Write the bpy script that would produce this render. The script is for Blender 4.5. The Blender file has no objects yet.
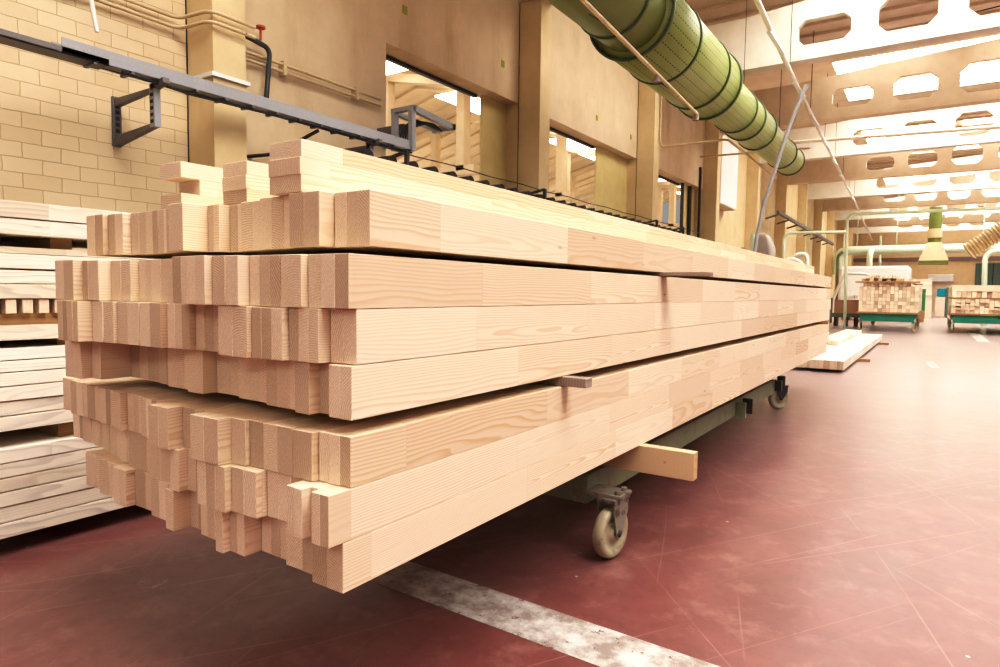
import bpy, bmesh, math, random
from mathutils import Vector, Matrix
random.seed(11)
R = random.uniform
C = bpy.context.scene.collection

# ------------------------------------------------------------------ camera
H = 1.18                        # eye height
FOC = 650.0                     # focal length in pixels of a 1000 px wide frame
# camera axes in hall coordinates: the hall's long axis is Y, the left wall is at negative X
_y = Vector((436.0, 36.5, -FOC)); _b2 = 54.5
_x = -Vector((-(36.5 * _b2 + FOC * FOC) / 436.0, _b2, -FOC))
_y.normalize(); _x.normalize(); _z = _x.cross(_y)
ROT = Matrix((_x, _y, _z))      # rows: hall axes seen from the camera; maps camera vectors into the hall
cd = bpy.data.cameras.new('camera'); cam = bpy.data.objects.new('camera', cd); C.objects.link(cam)
cd.sensor_width = 36; cd.lens = 36 * FOC / 1000
cd.clip_start = 0.05; cd.clip_end = 300
cam.matrix_world = Matrix.Translation((0, 0, H)) @ ROT.to_4x4()
bpy.context.scene.camera = cam

def ray(u, v): return ROT @ Vector((u - 500, 333.5 - v, -FOC))
def PX(u, v, X):                # measured point lying on the plane X = const
    r = ray(u, v); t = X / r.x
    return Vector((X, r.y * t, H + r.z * t))
def PY(u, v, Y):
    r = ray(u, v); t = Y / r.y
    return Vector((r.x * t, Y, H + r.z * t))
def PZ(u, v, Z):
    r = ray(u, v); t = (Z - H) / r.z
    return Vector((r.x * t, r.y * t, Z))
def Yof(u, X, v=150): return PX(u, v, X).y
def Xof(u, Y, v=300): return PY(u, v, Y).x
def px_size(p):                 # metres spanned by one pixel at a point
    return -(ROT.transposed() @ (Vector(p) - Vector((0, 0, H)))).z / FOC

# ------------------------------------------------------------------ node helper
class NT:
    def __init__(s, name):
        s.m = bpy.data.materials.new(name); s.m.use_nodes = True
        s.t = s.m.node_tree; s.b = s.t.nodes['Principled BSDF']
    def n(s, typ, inp=None, **kw):
        nd = s.t.nodes.new(typ)
        for k, v in kw.items(): setattr(nd, k, v)
        for k, v in (inp or {}).items():
            if isinstance(v, bpy.types.NodeSocket): s.t.links.new(v, nd.inputs[k])
            else: nd.inputs[k].default_value = v
        return nd
    def math(s, op, a, b=None, c=None, clamp=False):
        i = {0: a}
        if b is not None: i[1] = b
        if c is not None: i[2] = c
        return s.n('ShaderNodeMath', i, operation=op, use_clamp=clamp).outputs[0]
    def vm(s, op, a, b=None):
        i = {0: a}
        if b is not None: i[1] = b
        return s.n('ShaderNodeVectorMath', i, operation=op).outputs[0]
    def xyz(s, v):
        o = s.n('ShaderNodeSeparateXYZ', {0: v}).outputs
        return o[0], o[1], o[2]
    def comb(s, x, y, z): return s.n('ShaderNodeCombineXYZ', {0: x, 1: y, 2: z}).outputs[0]
    def obj(s): return s.n('ShaderNodeTexCoord').outputs['Object']
    def rnd(s): return s.n('ShaderNodeObjectInfo').outputs['Random']
    def noise(s, v, scale, detail=3.0, rough=0.5, col=False):
        o = s.n('ShaderNodeTexNoise', {'Vector': v, 'Scale': scale, 'Detail': detail, 'Roughness': rough})
        return o.outputs['Color' if col else 0]
    def ramp(s, f, stops, interp='LINEAR'):
        r = s.n('ShaderNodeValToRGB', {0: f}); cr = r.color_ramp; cr.interpolation = interp
        while len(cr.elements) < len(stops): cr.elements.new(0.5)
        for e, (p, c) in zip(cr.elements, stops):
            e.position = p
            e.color = (c, c, c, 1) if isinstance(c, (int, float)) else (*c, 1)
        return r.outputs[0]
    def mix(s, f, a, b, mode='MIX'):
        nd = s.n('ShaderNodeMix', data_type='RGBA', blend_type=mode)
        for k, v in ((0, f), (6, a), (7, b)):
            if isinstance(v, bpy.types.NodeSocket): s.t.links.new(v, nd.inputs[k])
            elif k == 0: nd.inputs[0].default_value = v
            else: nd.inputs[k].default_value = (*v, 1) if len(v) == 3 else v
        return nd.outputs[2]
    def out(s, col=None, rough=None, metal=None, bump=None, bstr=0.2, bdist=0.01, spec=None):
        for k, v in (('Base Color', col), ('Roughness', rough), ('Metallic', metal), ('Specular IOR Level', spec)):
            if v is None: continue
            if isinstance(v, bpy.types.NodeSocket): s.t.links.new(v, s.b.inputs[k])
            else: s.b.inputs[k].default_value = (*v, 1) if isinstance(v, tuple) and len(v) == 3 else v
        if bump is not None:
            bn = s.n('ShaderNodeBump', {'Height': bump, 'Strength': bstr, 'Distance': bdist})
            s.t.links.new(bn.outputs[0], s.b.inputs['Normal'])
        return s.m

def paint(name, col, rough=0.6, var=0.12, scale=3.0, metal=0.0, spec=0.4):
    t = NT(name); f = t.noise(t.obj(), scale, 4.0)
    a = tuple(c * (1 - var) for c in col); b = tuple(min(1, c * (1 + var)) for c in col)
    return t.out(t.mix(f, a, b), rough, metal, spec=spec)

def worn(name, col, rust, rough=0.6, amount=0.55, scale=9.0, metal=0.0):
    t = NT(name); o = t.obj()
    f = t.ramp(t.noise(o, scale, 6.0, 0.65), [(amount, 0.0), (amount + 0.08, 1.0)])
    g = t.noise(o, 2.5, 4.0)
    base = t.mix(g, tuple(c * .75 for c in col), tuple(min(1, c * 1.25) for c in col))
    return t.out(t.mix(f, base, rust), rough, metal)

# ------------------------------------------------------------------ wood
def wood(name, early, late, endgrain=False, contrast=0.6, seglen=0.72, tintv=0.14):
    t = NT(name); o = t.obj(); rnd = t.rnd()
    x, y, z = t.xyz(o)
    lam = t.n('ShaderNodeAttribute', attribute_name='lam').outputs['Fac']
    key = t.math('ADD', t.math('MULTIPLY', lam, 91.7), t.math('MULTIPLY', rnd, 431.3))
    off = t.n('ShaderNodeTexWhiteNoise', {'W': key}, noise_dimensions='1D').outputs[0]
    sl = t.math('ADD', t.math('DIVIDE', y, seglen), t.math('MULTIPLY', off, 13.0))
    seg = t.math('FLOOR', sl)
    wn = t.n('ShaderNodeTexWhiteNoise', {'Vector': t.comb(key, seg, 3.7)}, noise_dimensions='3D')
    r, g, b = t.xyz(wn.outputs['Color']); tint = wn.outputs['Value']
    # solid growth rings around a pith that differs in every glued piece
    wob = t.noise(t.vm('ADD', t.vm('MULTIPLY', o, (5.0, 1.1, 5.0)), t.comb(key, seg, r)), 1.0, 3.0, 0.5, col=True)
    wx, wy, wz = t.xyz(t.vm('SUBTRACT', wob, (0.5, 0.5, 0.5)))
    px = t.math('MULTIPLY', t.math('SUBTRACT', r, 0.5), 0.30)
    pz = t.math('MULTIPLY', t.math('SUBTRACT', g, 0.5), 0.16)
    slope = t.math('MULTIPLY', t.math('SUBTRACT', b, 0.5), 0.05)
    qx = t.math('ADD', t.math('SUBTRACT', x, px), t.math('MULTIPLY', wx, 0.05))
    qx = t.math('ADD', qx, t.math('MULTIPLY', slope, y))
    qz = t.math('ADD', t.math('SUBTRACT', z, pz), t.math('MULTIPLY', wz, 0.05))
    dist = t.math('SQRT', t.math('ADD', t.math('MULTIPLY', qx, qx), t.math('MULTIPLY', qz, qz)))
    fr = t.math('FRACT', t.math('MULTIPLY', dist, 165.0))
    ring = t.ramp(fr, [(0.0, 0.0), (0.45, 0.12), (0.82, 1.0), (0.93, 0.9), (1.0, 0.0)])
    fib = t.noise(t.vm('MULTIPLY', o, (420.0, 9.0 if not endgrain else 420.0, 420.0)), 1.0, 2.0)
    amt = t.math('MULTIPLY', ring, t.math('MULTIPLY', t.math('ADD', b, 0.45), contrast), clamp=True)
    col = t.mix(amt, early, late)
    col = t.mix(t.math('MULTIPLY', t.math('SUBTRACT', fib, 0.5), 0.35 if not endgrain else 0.5), col, tuple(c * 0.45 for c in late))
    lo, hi = 1.0 - tintv, 1.0 + tintv * 0.5
    tc = t.ramp(tint, [(0.0, (lo, lo * 0.93, lo * 0.86)), (0.45, (1, .985, .96)), (1.0, (hi, hi, hi * 1.02))])
    col = t.mix(1.0, col, tc, 'MULTIPLY')
    if not endgrain:            # thin dark finger joint line between the pieces
        fs = t.math('FRACT', sl)
        jl = t.math('LESS_THAN', fs, 0.0022)
        col = t.mix(t.math('MULTIPLY', jl, 0.22), col, tuple(c * 0.5 for c in late))
        # scattered small knots
        kv = t.n('ShaderNodeTexVoronoi', {'Vector': t.vm('ADD', t.vm('MULTIPLY', o, (9.0, 2.6, 9.0)), t.comb(key, key, key)), 'Scale': 1.0})
        kn = t.ramp(kv.outputs['Distance'], [(0.03, 1.0), (0.075, 0.0)])
        col = t.mix(t.math('MULTIPLY', kn, 0.55), col, (0.30, 0.14, 0.06))
    else:
        sp = t.ramp(t.noise(o, 190.0, 2.0), [(0.35, 0.84), (0.65, 1.08)])
        col = t.mix(0.5, col, sp, 'MULTIPLY')
    return t.out(col, 0.62 if not endgrain else 0.85, bump=fib, bstr=0.06 if not endgrain else 0.25, bdist=0.002, spec=0.25)

M = {}
M['pine'] = wood('pine_planed', (0.81, 0.68, 0.52), (0.67, 0.46, 0.275), contrast=0.62, tintv=0.13)
M['pine_end'] = wood('pine_sawn_end', (0.77, 0.645, 0.50), (0.48, 0.36, 0.25), endgrain=True, contrast=0.62, tintv=0.28)
M['pale'] = wood('pine_weathered_pale', (0.84, 0.76, 0.64), (0.56, 0.50, 0.44), contrast=0.6, seglen=1.1, tintv=0.22)
M['far_pine'] = wood('pine_far', (0.84, 0.74, 0.60), (0.66, 0.50, 0.35), contrast=0.4, tintv=0.25)
M['far_end'] = wood('pine_far_end', (0.76, 0.61, 0.45), (0.58, 0.43, 0.30), endgrain=True, contrast=0.4, tintv=0.42)
M['grey_plank'] = wood('weathered_grey_plank', (0.36, 0.29, 0.24), (0.16, 0.11, 0.08), contrast=0.7)
M['brown_plank'] = wood('brown_rough_plank', (0.36, 0.22, 0.11), (0.2, 0.11, 0.05))
M['rough_plank'] = wood('rough_sawn_plank', (0.60, 0.45, 0.29), (0.44, 0.30, 0.18), contrast=0.4, seglen=9.0)
M['rough_end'] = wood('rough_sawn_plank_end', (0.62, 0.44, 0.25), (0.48, 0.31, 0.16), endgrain=True, contrast=0.35)

M['green_frame'] = worn('worn_green_paint', (0.19, 0.215, 0.125), (0.20, 0.13, 0.09), 0.55, 0.54, 11.0)
M['teal_frame'] = worn('teal_green_paint', (0.012, 0.17, 0.11), (0.12, 0.07, 0.04), 0.5, 0.6, 8.0)
M['wheel'] = worn('cream_nylon_wheel', (0.36, 0.31, 0.21), (0.24, 0.20, 0.13), 0.5, 0.58, 14.0)
M['steel'] = worn('dull_zinc_steel', (0.27, 0.235, 0.19), (0.11, 0.075, 0.05), 0.55, 0.52, 16.0, 0.25)
M['dark_steel'] = worn('dark_grimy_steel', (0.045, 0.040, 0.035), (0.10, 0.06, 0.04), 0.55, 0.6, 12.0, 0.3)
M['tray_grey'] = paint('grey_galvanised_tray', (0.30, 0.31, 0.33), 0.45, 0.15, 6.0, 0.35)
M['tray_dark'] = paint('dark_grey_bracket', (0.15, 0.14, 0.14), 0.5, 0.2, 8.0, 0.3)
M['cable'] = paint('black_cable', (0.02, 0.02, 0.022), 0.6)
M['cream_pipe'] = worn('cream_painted_pipe', (0.56, 0.44, 0.27), (0.26, 0.17, 0.08), 0.5, 0.62, 12.0)
M['white_pipe'] = paint('white_painted_conduit', (0.74, 0.68, 0.58), 0.5)
M['grey_hose'] = paint('grey_hose', (0.30, 0.30, 0.30), 0.5)
M['dark_pipe'] = paint('dark_iron_pipe', (0.04, 0.05, 0.05), 0.5)
M['red'] = paint('red_valve_handle', (0.45, 0.06, 0.03), 0.4)
M['duct_ring'] = paint('dark_green_duct_ring', (0.055, 0.085, 0.02), 0.45)
M['mint'] = paint('pale_green_pipe_paint', (0.53, 0.60, 0.45), 0.5)
M['olive'] = paint('olive_green_paint', (0.16, 0.19, 0.045), 0.5)
M['white_sheet'] = paint('white_plastic_wrap', (0.85, 0.80, 0.76), 0.35, 0.08, 8.0)
M['cardboard'] = paint('brown_cardboard', (0.40, 0.23, 0.14), 0.8)
M['sack'] = paint('grey_sack_cloth', (0.42, 0.38, 0.34), 0.85, 0.18, 5.0)
M['teal'] = paint('teal_paint', (0.0, 0.27, 0.36), 0.5)
M['green_panel'] = paint('green_board_paint', (0.05, 0.22, 0.07), 0.6)
M['door_green'] = paint('dark_green_door_paint', (0.10, 0.15, 0.12), 0.55)
M['dark_band'] = paint('mauve_grey_band', (0.24, 0.18, 0.17), 0.7)
M['ochre'] = paint('ochre_wall_paint', (0.74, 0.56, 0.33), 0.8)
M['yellow_tag'] = paint('yellow_green_tag', (0.28, 0.28, 0.02), 0.6)
M['white_metal'] = paint('white_metal', (0.75, 0.75, 0.72), 0.45)
M['dark_void'] = paint('dark_recess', (0.03, 0.025, 0.02), 0.8)

def mat_duct():
    t = NT('green_perforated_duct'); o = t.obj()
    x, y, z = t.xyz(o)
    ang = t.math('MULTIPLY', t.math('ARCTAN2', z, x), 14.0 / math.pi * 1.0)
    fa = t.math('ABSOLUTE', t.math('SUBTRACT', t.math('FRACT', ang), 0.5))
    fy = t.math('ABSOLUTE', t.math('SUBTRACT', t.math('FRACT', t.math('MULTIPLY', y, 11.0)), 0.5))
    hole = t.math('MULTIPLY', t.math('LESS_THAN', fa, 0.055), t.math('LESS_THAN', fy, 0.26))
    seam = t.math('LESS_THAN', fa, 0.012)
    n = t.noise(o, 1.5, 4.0)
    c = t.mix(n, (0.22, 0.27, 0.07), (0.33, 0.38, 0.13))
    c = t.mix(t.math('MAXIMUM', t.math('MULTIPLY', hole, 0.9), t.math('MULTIPLY', seam, 0.35)), c, (0.03, 0.04, 0.01))
    return t.out(c, 0.38, spec=0.5)
M['duct'] = mat_duct()

def mat_plaster(name, a, b, stain, amt=0.5, vs=0.25):
    t = NT(name); o = t.obj()
    n = t.noise(o, 0.7, 5.0, 0.6)
    streak = t.noise(t.vm('MULTIPLY', o, (1.6, 1.6, vs * 1.6)), 1.0, 6.0, 0.6)
    c = t.mix(n, a, b)
    c = t.mix(t.math('MULTIPLY', t.ramp(streak, [(0.5, 0.0), (0.8, 1.0)]), amt), c, stain)
    c = t.mix(1.0, c, t.ramp(t.noise(o, 2.3, 6.0, 0.65), [(0.3, (.90, .88, .85)), (0.7, (1.04, 1.04, 1.04))]), 'MULTIPLY')
    return t.out(c, 0.8, bump=t.noise(o, 9.0, 5.0), bstr=0.12, bdist=0.02, spec=0.2)
M['plaster'] = mat_plaster('cream_plaster', (0.56, 0.44, 0.29), (0.66, 0.53, 0.37), (0.40, 0.27, 0.14), 0.7)
M['yellow_plaster'] = mat_plaster('yellow_plaster', (0.58, 0.47, 0.22), (0.66, 0.55, 0.28), (0.44, 0.33, 0.13), 0.4)
M['pillar'] = mat_plaster('cream_pillar_paint', (0.62, 0.49, 0.29), (0.70, 0.57, 0.36), (0.46, 0.33, 0.17), 0.4)
M['panel'] = mat_plaster('grey_cream_panel', (0.60, 0.48, 0.33), (0.66, 0.54, 0.38), (0.46, 0.34, 0.2), 0.35)
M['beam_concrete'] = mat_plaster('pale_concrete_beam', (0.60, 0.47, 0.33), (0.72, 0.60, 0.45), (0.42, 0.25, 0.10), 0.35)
M['beam_skylit'] = mat_plaster('skylit_concrete_beam', (0.60, 0.55, 0.47), (0.68, 0.63, 0.55), (0.46, 0.28, 0.12), 0.25)  # lit copy of the beam concrete, skylight painted into a whiter base colour
M['slab'] = mat_plaster('tan_roof_slab', (0.66, 0.54, 0.42), (0.74, 0.62, 0.49), (0.46, 0.32, 0.2), 0.3)

def mat_brick():
    t = NT('cream_painted_blocks'); o = t.obj()
    x, y, z = t.xyz(o)
    wv = t.vm('SUBTRACT', t.noise(o, 7.0, 3.0, .5, col=True), (0.5, 0.5, 0.5)); w1, w2, w3 = t.xyz(wv)
    v = t.comb(t.math('ADD', y, t.math('MULTIPLY', w1, 0.022)), t.math('ADD', z, t.math('MULTIPLY', w2, 0.014)), 0.0)
    br = t.n('ShaderNodeTexBrick', {'Vector': v, 'Color1': (0.70, 0.57, 0.39, 1), 'Color2': (0.62, 0.49, 0.32, 1), 'Mortar': (0.49, 0.37, 0.22, 1),
             'Scale': 1.0, 'Mortar Size': 0.0042, 'Mortar Smooth': 0.4, 'Bias': -0.3, 'Brick Width': 0.262, 'Row Height': 0.112})
    n = t.noise(o, 1.3, 5.0)
    c = t.mix(1.0, br.outputs['Color'], t.ramp(n, [(0.2, (.86, .83, .78)), (0.8, (1.08, 1.08, 1.08))]), 'MULTIPLY')
    chip = t.ramp(t.noise(t.vm('MULTIPLY', o, (1, 2.2, 5.0)), 1.7, 5.0, 0.7), [(0.715, 0.0), (0.73, 1.0)])
    c = t.mix(t.math('MULTIPLY', chip, 0.8), c, (0.62, 0.58, 0.52))
    h = t.math('ADD', t.math('MULTIPLY', br.outputs['Fac'], -1.0), t.math('MULTIPLY', t.noise(o, 30.0, 3.0), 0.25))
    return t.out(c, 0.75, bump=h, bstr=0.55, bdist=0.012, spec=0.25)
M['brick'] = mat_brick()

def mat_floor():
    t = NT('red_painted_concrete_floor'); o = t.obj()
    n1 = t.noise(o, 0.45, 6.0, 0.6); n2 = t.noise(o, 2.6, 6.0, 0.65); n3 = t.noise(o, 14.0, 5.0, 0.65)
    c = t.mix(t.ramp(n2, [(0.3, 0.0), (0.7, 1.0)]), (0.115, 0.034, 0.031), (0.185, 0.060, 0.053))
    c = t.mix(t.math('MULTIPLY', t.ramp(n1, [(0.42, 0.0), (0.68, 1.0)]), 0.55), c, (0.27, 0.125, 0.115))
    c = t.mix(t.math('MULTIPLY', t.ramp(n3, [(0.48, 0.0), (0.72, 1.0)]), 0.35), c, (0.09, 0.022, 0.02))
    scr = None
    for k, (rot, dens, pres) in enumerate(((0.45, 2.3, .35), (0.62, 3.1, .3), (1.3, 1.7, .3), (2.35, 2.0, .25), (0.9, 4.0, .25), (2.8, 3.0, .25), (0.52, 6.0, .3))):
        mp = t.n('ShaderNodeMapping', {'Vector': o, 'Location': (k * 3.3, k * 1.7, 0), 'Rotation': (0, 0, rot)})
        sx, sy, _z = t.xyz(mp.outputs[0])
        u_ = t.math('ADD', t.math('MULTIPLY', sx, dens), t.math('MULTIPLY', t.math('SINE', t.math('MULTIPLY', sy, .6 + .2 * k)), .12))
        ce = t.math('FLOOR', u_)
        w1 = t.n('ShaderNodeTexWhiteNoise', {'Vector': t.comb(ce, float(k), 0.0)}, noise_dimensions='3D')
        r1, r2, r3 = t.xyz(w1.outputs['Color'])
        off = t.math('ABSOLUTE', t.math('SUBTRACT', t.math('SUBTRACT', u_, ce), t.math('ADD', t.math('MULTIPLY', r1, .8), .1)))
        ln = t.math('LESS_THAN', off, t.math('MULTIPLY', t.math('ADD', r3, .3), .0030 * dens))
        msk = t.ramp(t.noise(t.comb(t.math('MULTIPLY', ce, 7.3), t.math('MULTIPLY', sy, .55), float(k)), 1.0, 4.0, .6), [(0.50, 0.0), (0.60, 1.0)])
        ln = t.math('MULTIPLY', t.math('MULTIPLY', ln, msk), t.math('LESS_THAN', r2, pres + .3))
        scr = ln if scr is None else t.math('MAXIMUM', scr, ln)
    c = t.mix(t.math('MULTIPLY', scr, 0.22), c, (0.50, 0.32, 0.29))
    n4 = t.noise(t.vm('ADD', o, (3.0, 9.0, 0.0)), 5.5, 7.0, 0.7)
    c = t.mix(t.math('MULTIPLY', t.ramp(n4, [(0.52, 0.0), (0.7, 1.0)]), 0.5), c, (0.30, 0.15, 0.135))
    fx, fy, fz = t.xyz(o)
    far_sheen = t.math('MULTIPLY', t.n('ShaderNodeMapRange', {0: fy, 1: 2.5, 2: 12.0, 3: 0.0, 4: 1.0}, interpolation_type='SMOOTHSTEP').outputs[0], t.math('ADD', t.math('MULTIPLY', n2, .5), .45))  # greys the floor with distance: grazing reflection painted into the base colour
    c = t.mix(far_sheen, c, (0.42, 0.325, 0.31))
    sp = t.n('ShaderNodeTexVoronoi', {'Vector': o, 'Scale': 6.0})
    sv = t.xyz(sp.outputs['Color'])[0]
    spot = t.math('MULTIPLY', t.math('LESS_THAN', sp.outputs['Distance'], 0.045), t.math('GREATER_THAN', sv, 0.72))
    c = t.mix(t.math('MULTIPLY', spot, 0.7), c, (0.6, 0.5, 0.45))
    wr = t.ramp(t.noise(o, 3.3, 7.0, 0.72), [(0.66, 0.0), (0.70, 1.0)])
    c = t.mix(t.math('MULTIPLY', wr, 0.5), c, (0.32, 0.24, 0.23))
    ws = t.ramp(t.noise(t.vm('ADD', o, (7.0, 3.0, 0.0)), 1.9, 7.0, 0.75), [(0.71, 0.0), (0.735, 1.0)])
    c = t.mix(t.math('MULTIPLY', ws, 0.55), c, (0.06, 0.05, 0.05))
    ro = t.ramp(n2, [(0.25, 0.34), (0.75, 0.5)])
    t.b.inputs['Coat Weight'].default_value = 0.85; t.b.inputs['Coat Roughness'].default_value = 0.24; t.b.inputs['Coat IOR'].default_value = 1.33
    return t.out(c, ro, bump=n3, bstr=0.05, bdist=0.01, spec=0.3)
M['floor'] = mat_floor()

def mat_line():
    t = NT('worn_white_floor_paint'); o = t.obj()
    n = t.noise(o, 9.0, 6.0, 0.7); d = t.noise(o, 2.3, 4.0)
    c = t.mix(t.ramp(n, [(0.40, 0.0), (0.62, 1.0)]), (0.24, 0.19, 0.165), (0.54, 0.51, 0.465))
    c = t.mix(t.math('MULTIPLY', t.ramp(d, [(0.5, 0.0), (0.7, 1.0)]), 0.6), c, (0.20, 0.14, 0.12))
    t.out(c, 0.55)
    x, y, z = t.xyz(o)
    e = t.n('ShaderNodeAttribute', attribute_name='lam').outputs['Fac']
    a = t.ramp(t.noise(o, 22.0, 5.0, 0.7), [(0.33, 0.0), (0.38, 1.0)])
    t.t.links.new(a, t.b.inputs['Alpha'])
    return t.m
M['line'] = mat_line()

def mat_sky(name, col, s):
    t = NT(name); t.out((0.8, 0.8, 0.8), 0.4)
    t.b.inputs['Emission Color'].default_value = (*col, 1)
    t.b.inputs['Emission Strength'].default_value = s
    return t.m
M['skylight'] = mat_sky('bright_skylight_pane', (1.0, 0.985, 0.955), 11.0)
M['skyslot'] = mat_sky('bright_roof_slot', (1.0, 0.95, 0.88), 6.0)
M['side_window'] = mat_sky('bright_neighbour_window', (1.0, 0.97, 0.92), 4.5)

# ------------------------------------------------------------------ mesh builder
class MB:
    def __init__(s): s.v = []; s.f = []; s.m = []; s.sm = []; s.l = []
    def add(s, vs, fs, mi=0, sm=False, lam=0.0):
        b = len(s.v); s.v += [tuple(p) for p in vs]
        for k, f in enumerate(fs):
            s.f.append([b + i for i in f]); s.m.append(mi[k] if isinstance(mi, (list, tuple)) else mi); s.sm.append(sm); s.l.append(lam)
        return s
    def box(s, a, b, mi=0, lam=0.0):
        x0, y0, z0 = a; x1, y1, z1 = b
        vs = [(x0,y0,z0),(x1,y0,z0),(x1,y1,z0),(x0,y1,z0),(x0,y0,z1),(x1,y0,z1),(x1,y1,z1),(x0,y1,z1)]
        return s.add(vs, [(0,3,2,1),(4,5,6,7),(0,1,5,4),(2,3,7,6),(1,2,6,5),(3,0,4,7)], mi, lam=lam)
    def bar(s, p, q, w, h, mi=0, up=(0,0,1)):          # square bar between two points
        p, q = Vector(p), Vector(q); d = (q - p).normalized(); up = Vector(up)
        if abs(d.dot(up)) > 0.99: up = Vector((1, 0, 0))
        sx = d.cross(up).normalized() * (w / 2); sz = sx.cross(d).normalized() * (h / 2)
        vs = [e + a * sx + c * sz for e in (p, q) for a, c in ((-1,-1),(1,-1),(1,1),(-1,1))]
        return s.add(vs, [(0,1,2,3),(7,6,5,4),(0,4,5,1),(1,5,6,2),(2,6,7,3),(3,7,4,0)], mi)
    def cyl(s, p, q, r, n=16, mi=0, r2=None, caps=True):
        p, q = Vector(p), Vector(q); d = (q - p).normalized()
        a = d.orthogonal().normalized(); b = d.cross(a)
        r2 = r if r2 is None else r2
        ring = lambda c, rr: [c + rr * (math.cos(2*math.pi*i/n) * a + math.sin(2*math.pi*i/n) * b) for i in range(n)]
        s.add(ring(p, r) + ring(q, r2), [(i, (i+1) % n, n + (i+1) % n, n + i) for i in range(n)], mi, True)
        if caps:
            s.add(ring(p, r), [tuple(reversed(range(n)))], mi); s.add(ring(q, r2), [tuple(range(n))], mi)
        return s
    def tube(s, pts, r, n=10, mi=0, fillet=0.0):
        P = [Vector(p) for p in pts]
        if fillet:
            Q = [P[0]]
            for a, b, c in zip(P, P[1:], P[2:]):
                u = (a - b); w = (c - b); f = min(fillet, u.length * .45, w.length * .45)
                a1 = b + u.normalized() * f; c1 = b + w.normalized() * f
                for k in range(6):
                    tt = k / 5; Q.append((1-tt)**2 * a1 + 2*tt*(1-tt) * b + tt*tt * c1)
            Q.append(P[-1]); P = Q
        d0 = (P[1] - P[0]).normalized(); a = d0.orthogonal().normalized(); rings = []
        for i, p in enumerate(P):
            d = ((P[min(i+1, len(P)-1)] - P[max(i-1, 0)])).normalized()
            a = (a - d * a.dot(d)).normalized(); b = d.cross(a)
            rings += [p + r * (math.cos(2*math.pi*k/n) * a + math.sin(2*math.pi*k/n) * b) for k in range(n)]
        fs = []
        for i in range(len(P) - 1):
            for k in range(n): fs.append((i*n + k, i*n + (k+1) % n, (i+1)*n + (k+1) % n, (i+1)*n + k))
        s.add(rings, fs, mi, True)
        s.add(rings[:n], [tuple(reversed(range(n)))], mi); s.add(rings[-n:], [tuple(range(n))], mi)
        return s
    def lathe(s, prof, c, ax, n=24, mi=0):             # profile of (radius, height along axis)
        c = Vector(c); d = Vector(ax).normalized(); a = d.orthogonal().normalized(); b = d.cross(a); vs = []
        for r, h in prof:
            vs += [c + d * h + r * (math.cos(2*math.pi*k/n) * a + math.sin(2*math.pi*k/n) * b) for k in range(n)]
        fs = [(i*n + k, i*n + (k+1) % n, (i+1)*n + (k+1) % n, (i+1)*n + k) for i in range(len(prof)-1) for k in range(n)]
        return s.add(vs, fs, mi, True)
    def prism(s, poly, off, mi=0):                      # planar polygon extruded by a vector
        n = len(poly); off = Vector(off); P = [Vector(p) for p in poly]
        return s.add(P + [p + off for p in P], [tuple(reversed(range(n))), tuple(range(n, 2*n))] + [(i, (i+1) % n, n + (i+1) % n, n + i) for i in range(n)], mi)
    def build(s, name, mats, parent=None, loc=None, bevel=0.0, flip=True):
        me = bpy.data.meshes.new(name)
        o0 = Vector(loc) if loc is not None else Vector((0, 0, 0))
        me.from_pydata([tuple(Vector(p) - o0) for p in s.v], [], s.f)
        if not isinstance(mats, (list, tuple)): mats = [mats]
        for m in mats: me.materials.append(M[m] if isinstance(m, str) else m)
        me.polygons.foreach_set('material_index', s.m); me.polygons.foreach_set('use_smooth', s.sm)
        at = me.attributes.new('lam', 'FLOAT', 'FACE'); at.data.foreach_set('value', s.l)
        bm = bmesh.new(); bm.from_mesh(me)
        bmesh.ops.recalc_face_normals(bm, faces=bm.faces)
        if bevel: bmesh.ops.bevel(bm, geom=list(bm.edges), offset=bevel, segments=1, affect='EDGES', profile=0.5, clamp_overlap=True)
        bm.to_mesh(me); bm.free()
        o = bpy.data.objects.new(name, me); C.objects.link(o)
        if parent is not None:
            o.parent = parent; o.location = o0 - parent.location if loc is not None else -parent.location
        else: o.location = o0
        return o

def tag(o, label=None, cat=None, group=None, kind=None):
    for k, v in (('label', label), ('category', cat), ('group', group), ('kind', kind)):
        if v: o[k] = v
    return o
def empty(name, loc, label, cat, group=None):
    o = bpy.data.objects.new(name, None); C.objects.link(o); o.location = loc; o.empty_display_size = 0.1
    return tag(o, label, cat, group)
def struct(o): o['kind'] = 'structure'; return o
ORD = ['zeroth', 'first', 'second', 'third', 'fourth', 'fifth', 'sixth', 'seventh', 'eighth', 'ninth', 'tenth', 'eleventh', 'twelfth',
       'thirteenth', 'fourteenth', 'fifteenth', 'sixteenth', 'seventeenth', 'eighteenth', 'nineteenth', 'twentieth']

# ------------------------------------------------------------------ the hall
XW = -5.70                       # left wall plane
XB = -5.92                       # recessed jambs
XPF = -5.30                      # pillar fronts
BAY = 5.03
YB = lambda k: 14.05 + BAY * k   # roof beams
ZB = 5.755                       # underside of the roof beams
XR = 15.0
YFAR = 60.0

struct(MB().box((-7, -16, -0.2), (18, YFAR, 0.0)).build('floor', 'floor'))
YO1 = Yof(386, XW, 70)
LZ = (PX(386, 41, XW).z + PX(508, 100, XW).z) / 2
PYR = [3.40, 8.97, 13.92] + [YB(k) - 0.2 for k in range(1, 9)]       # near faces of the pillars
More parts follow.
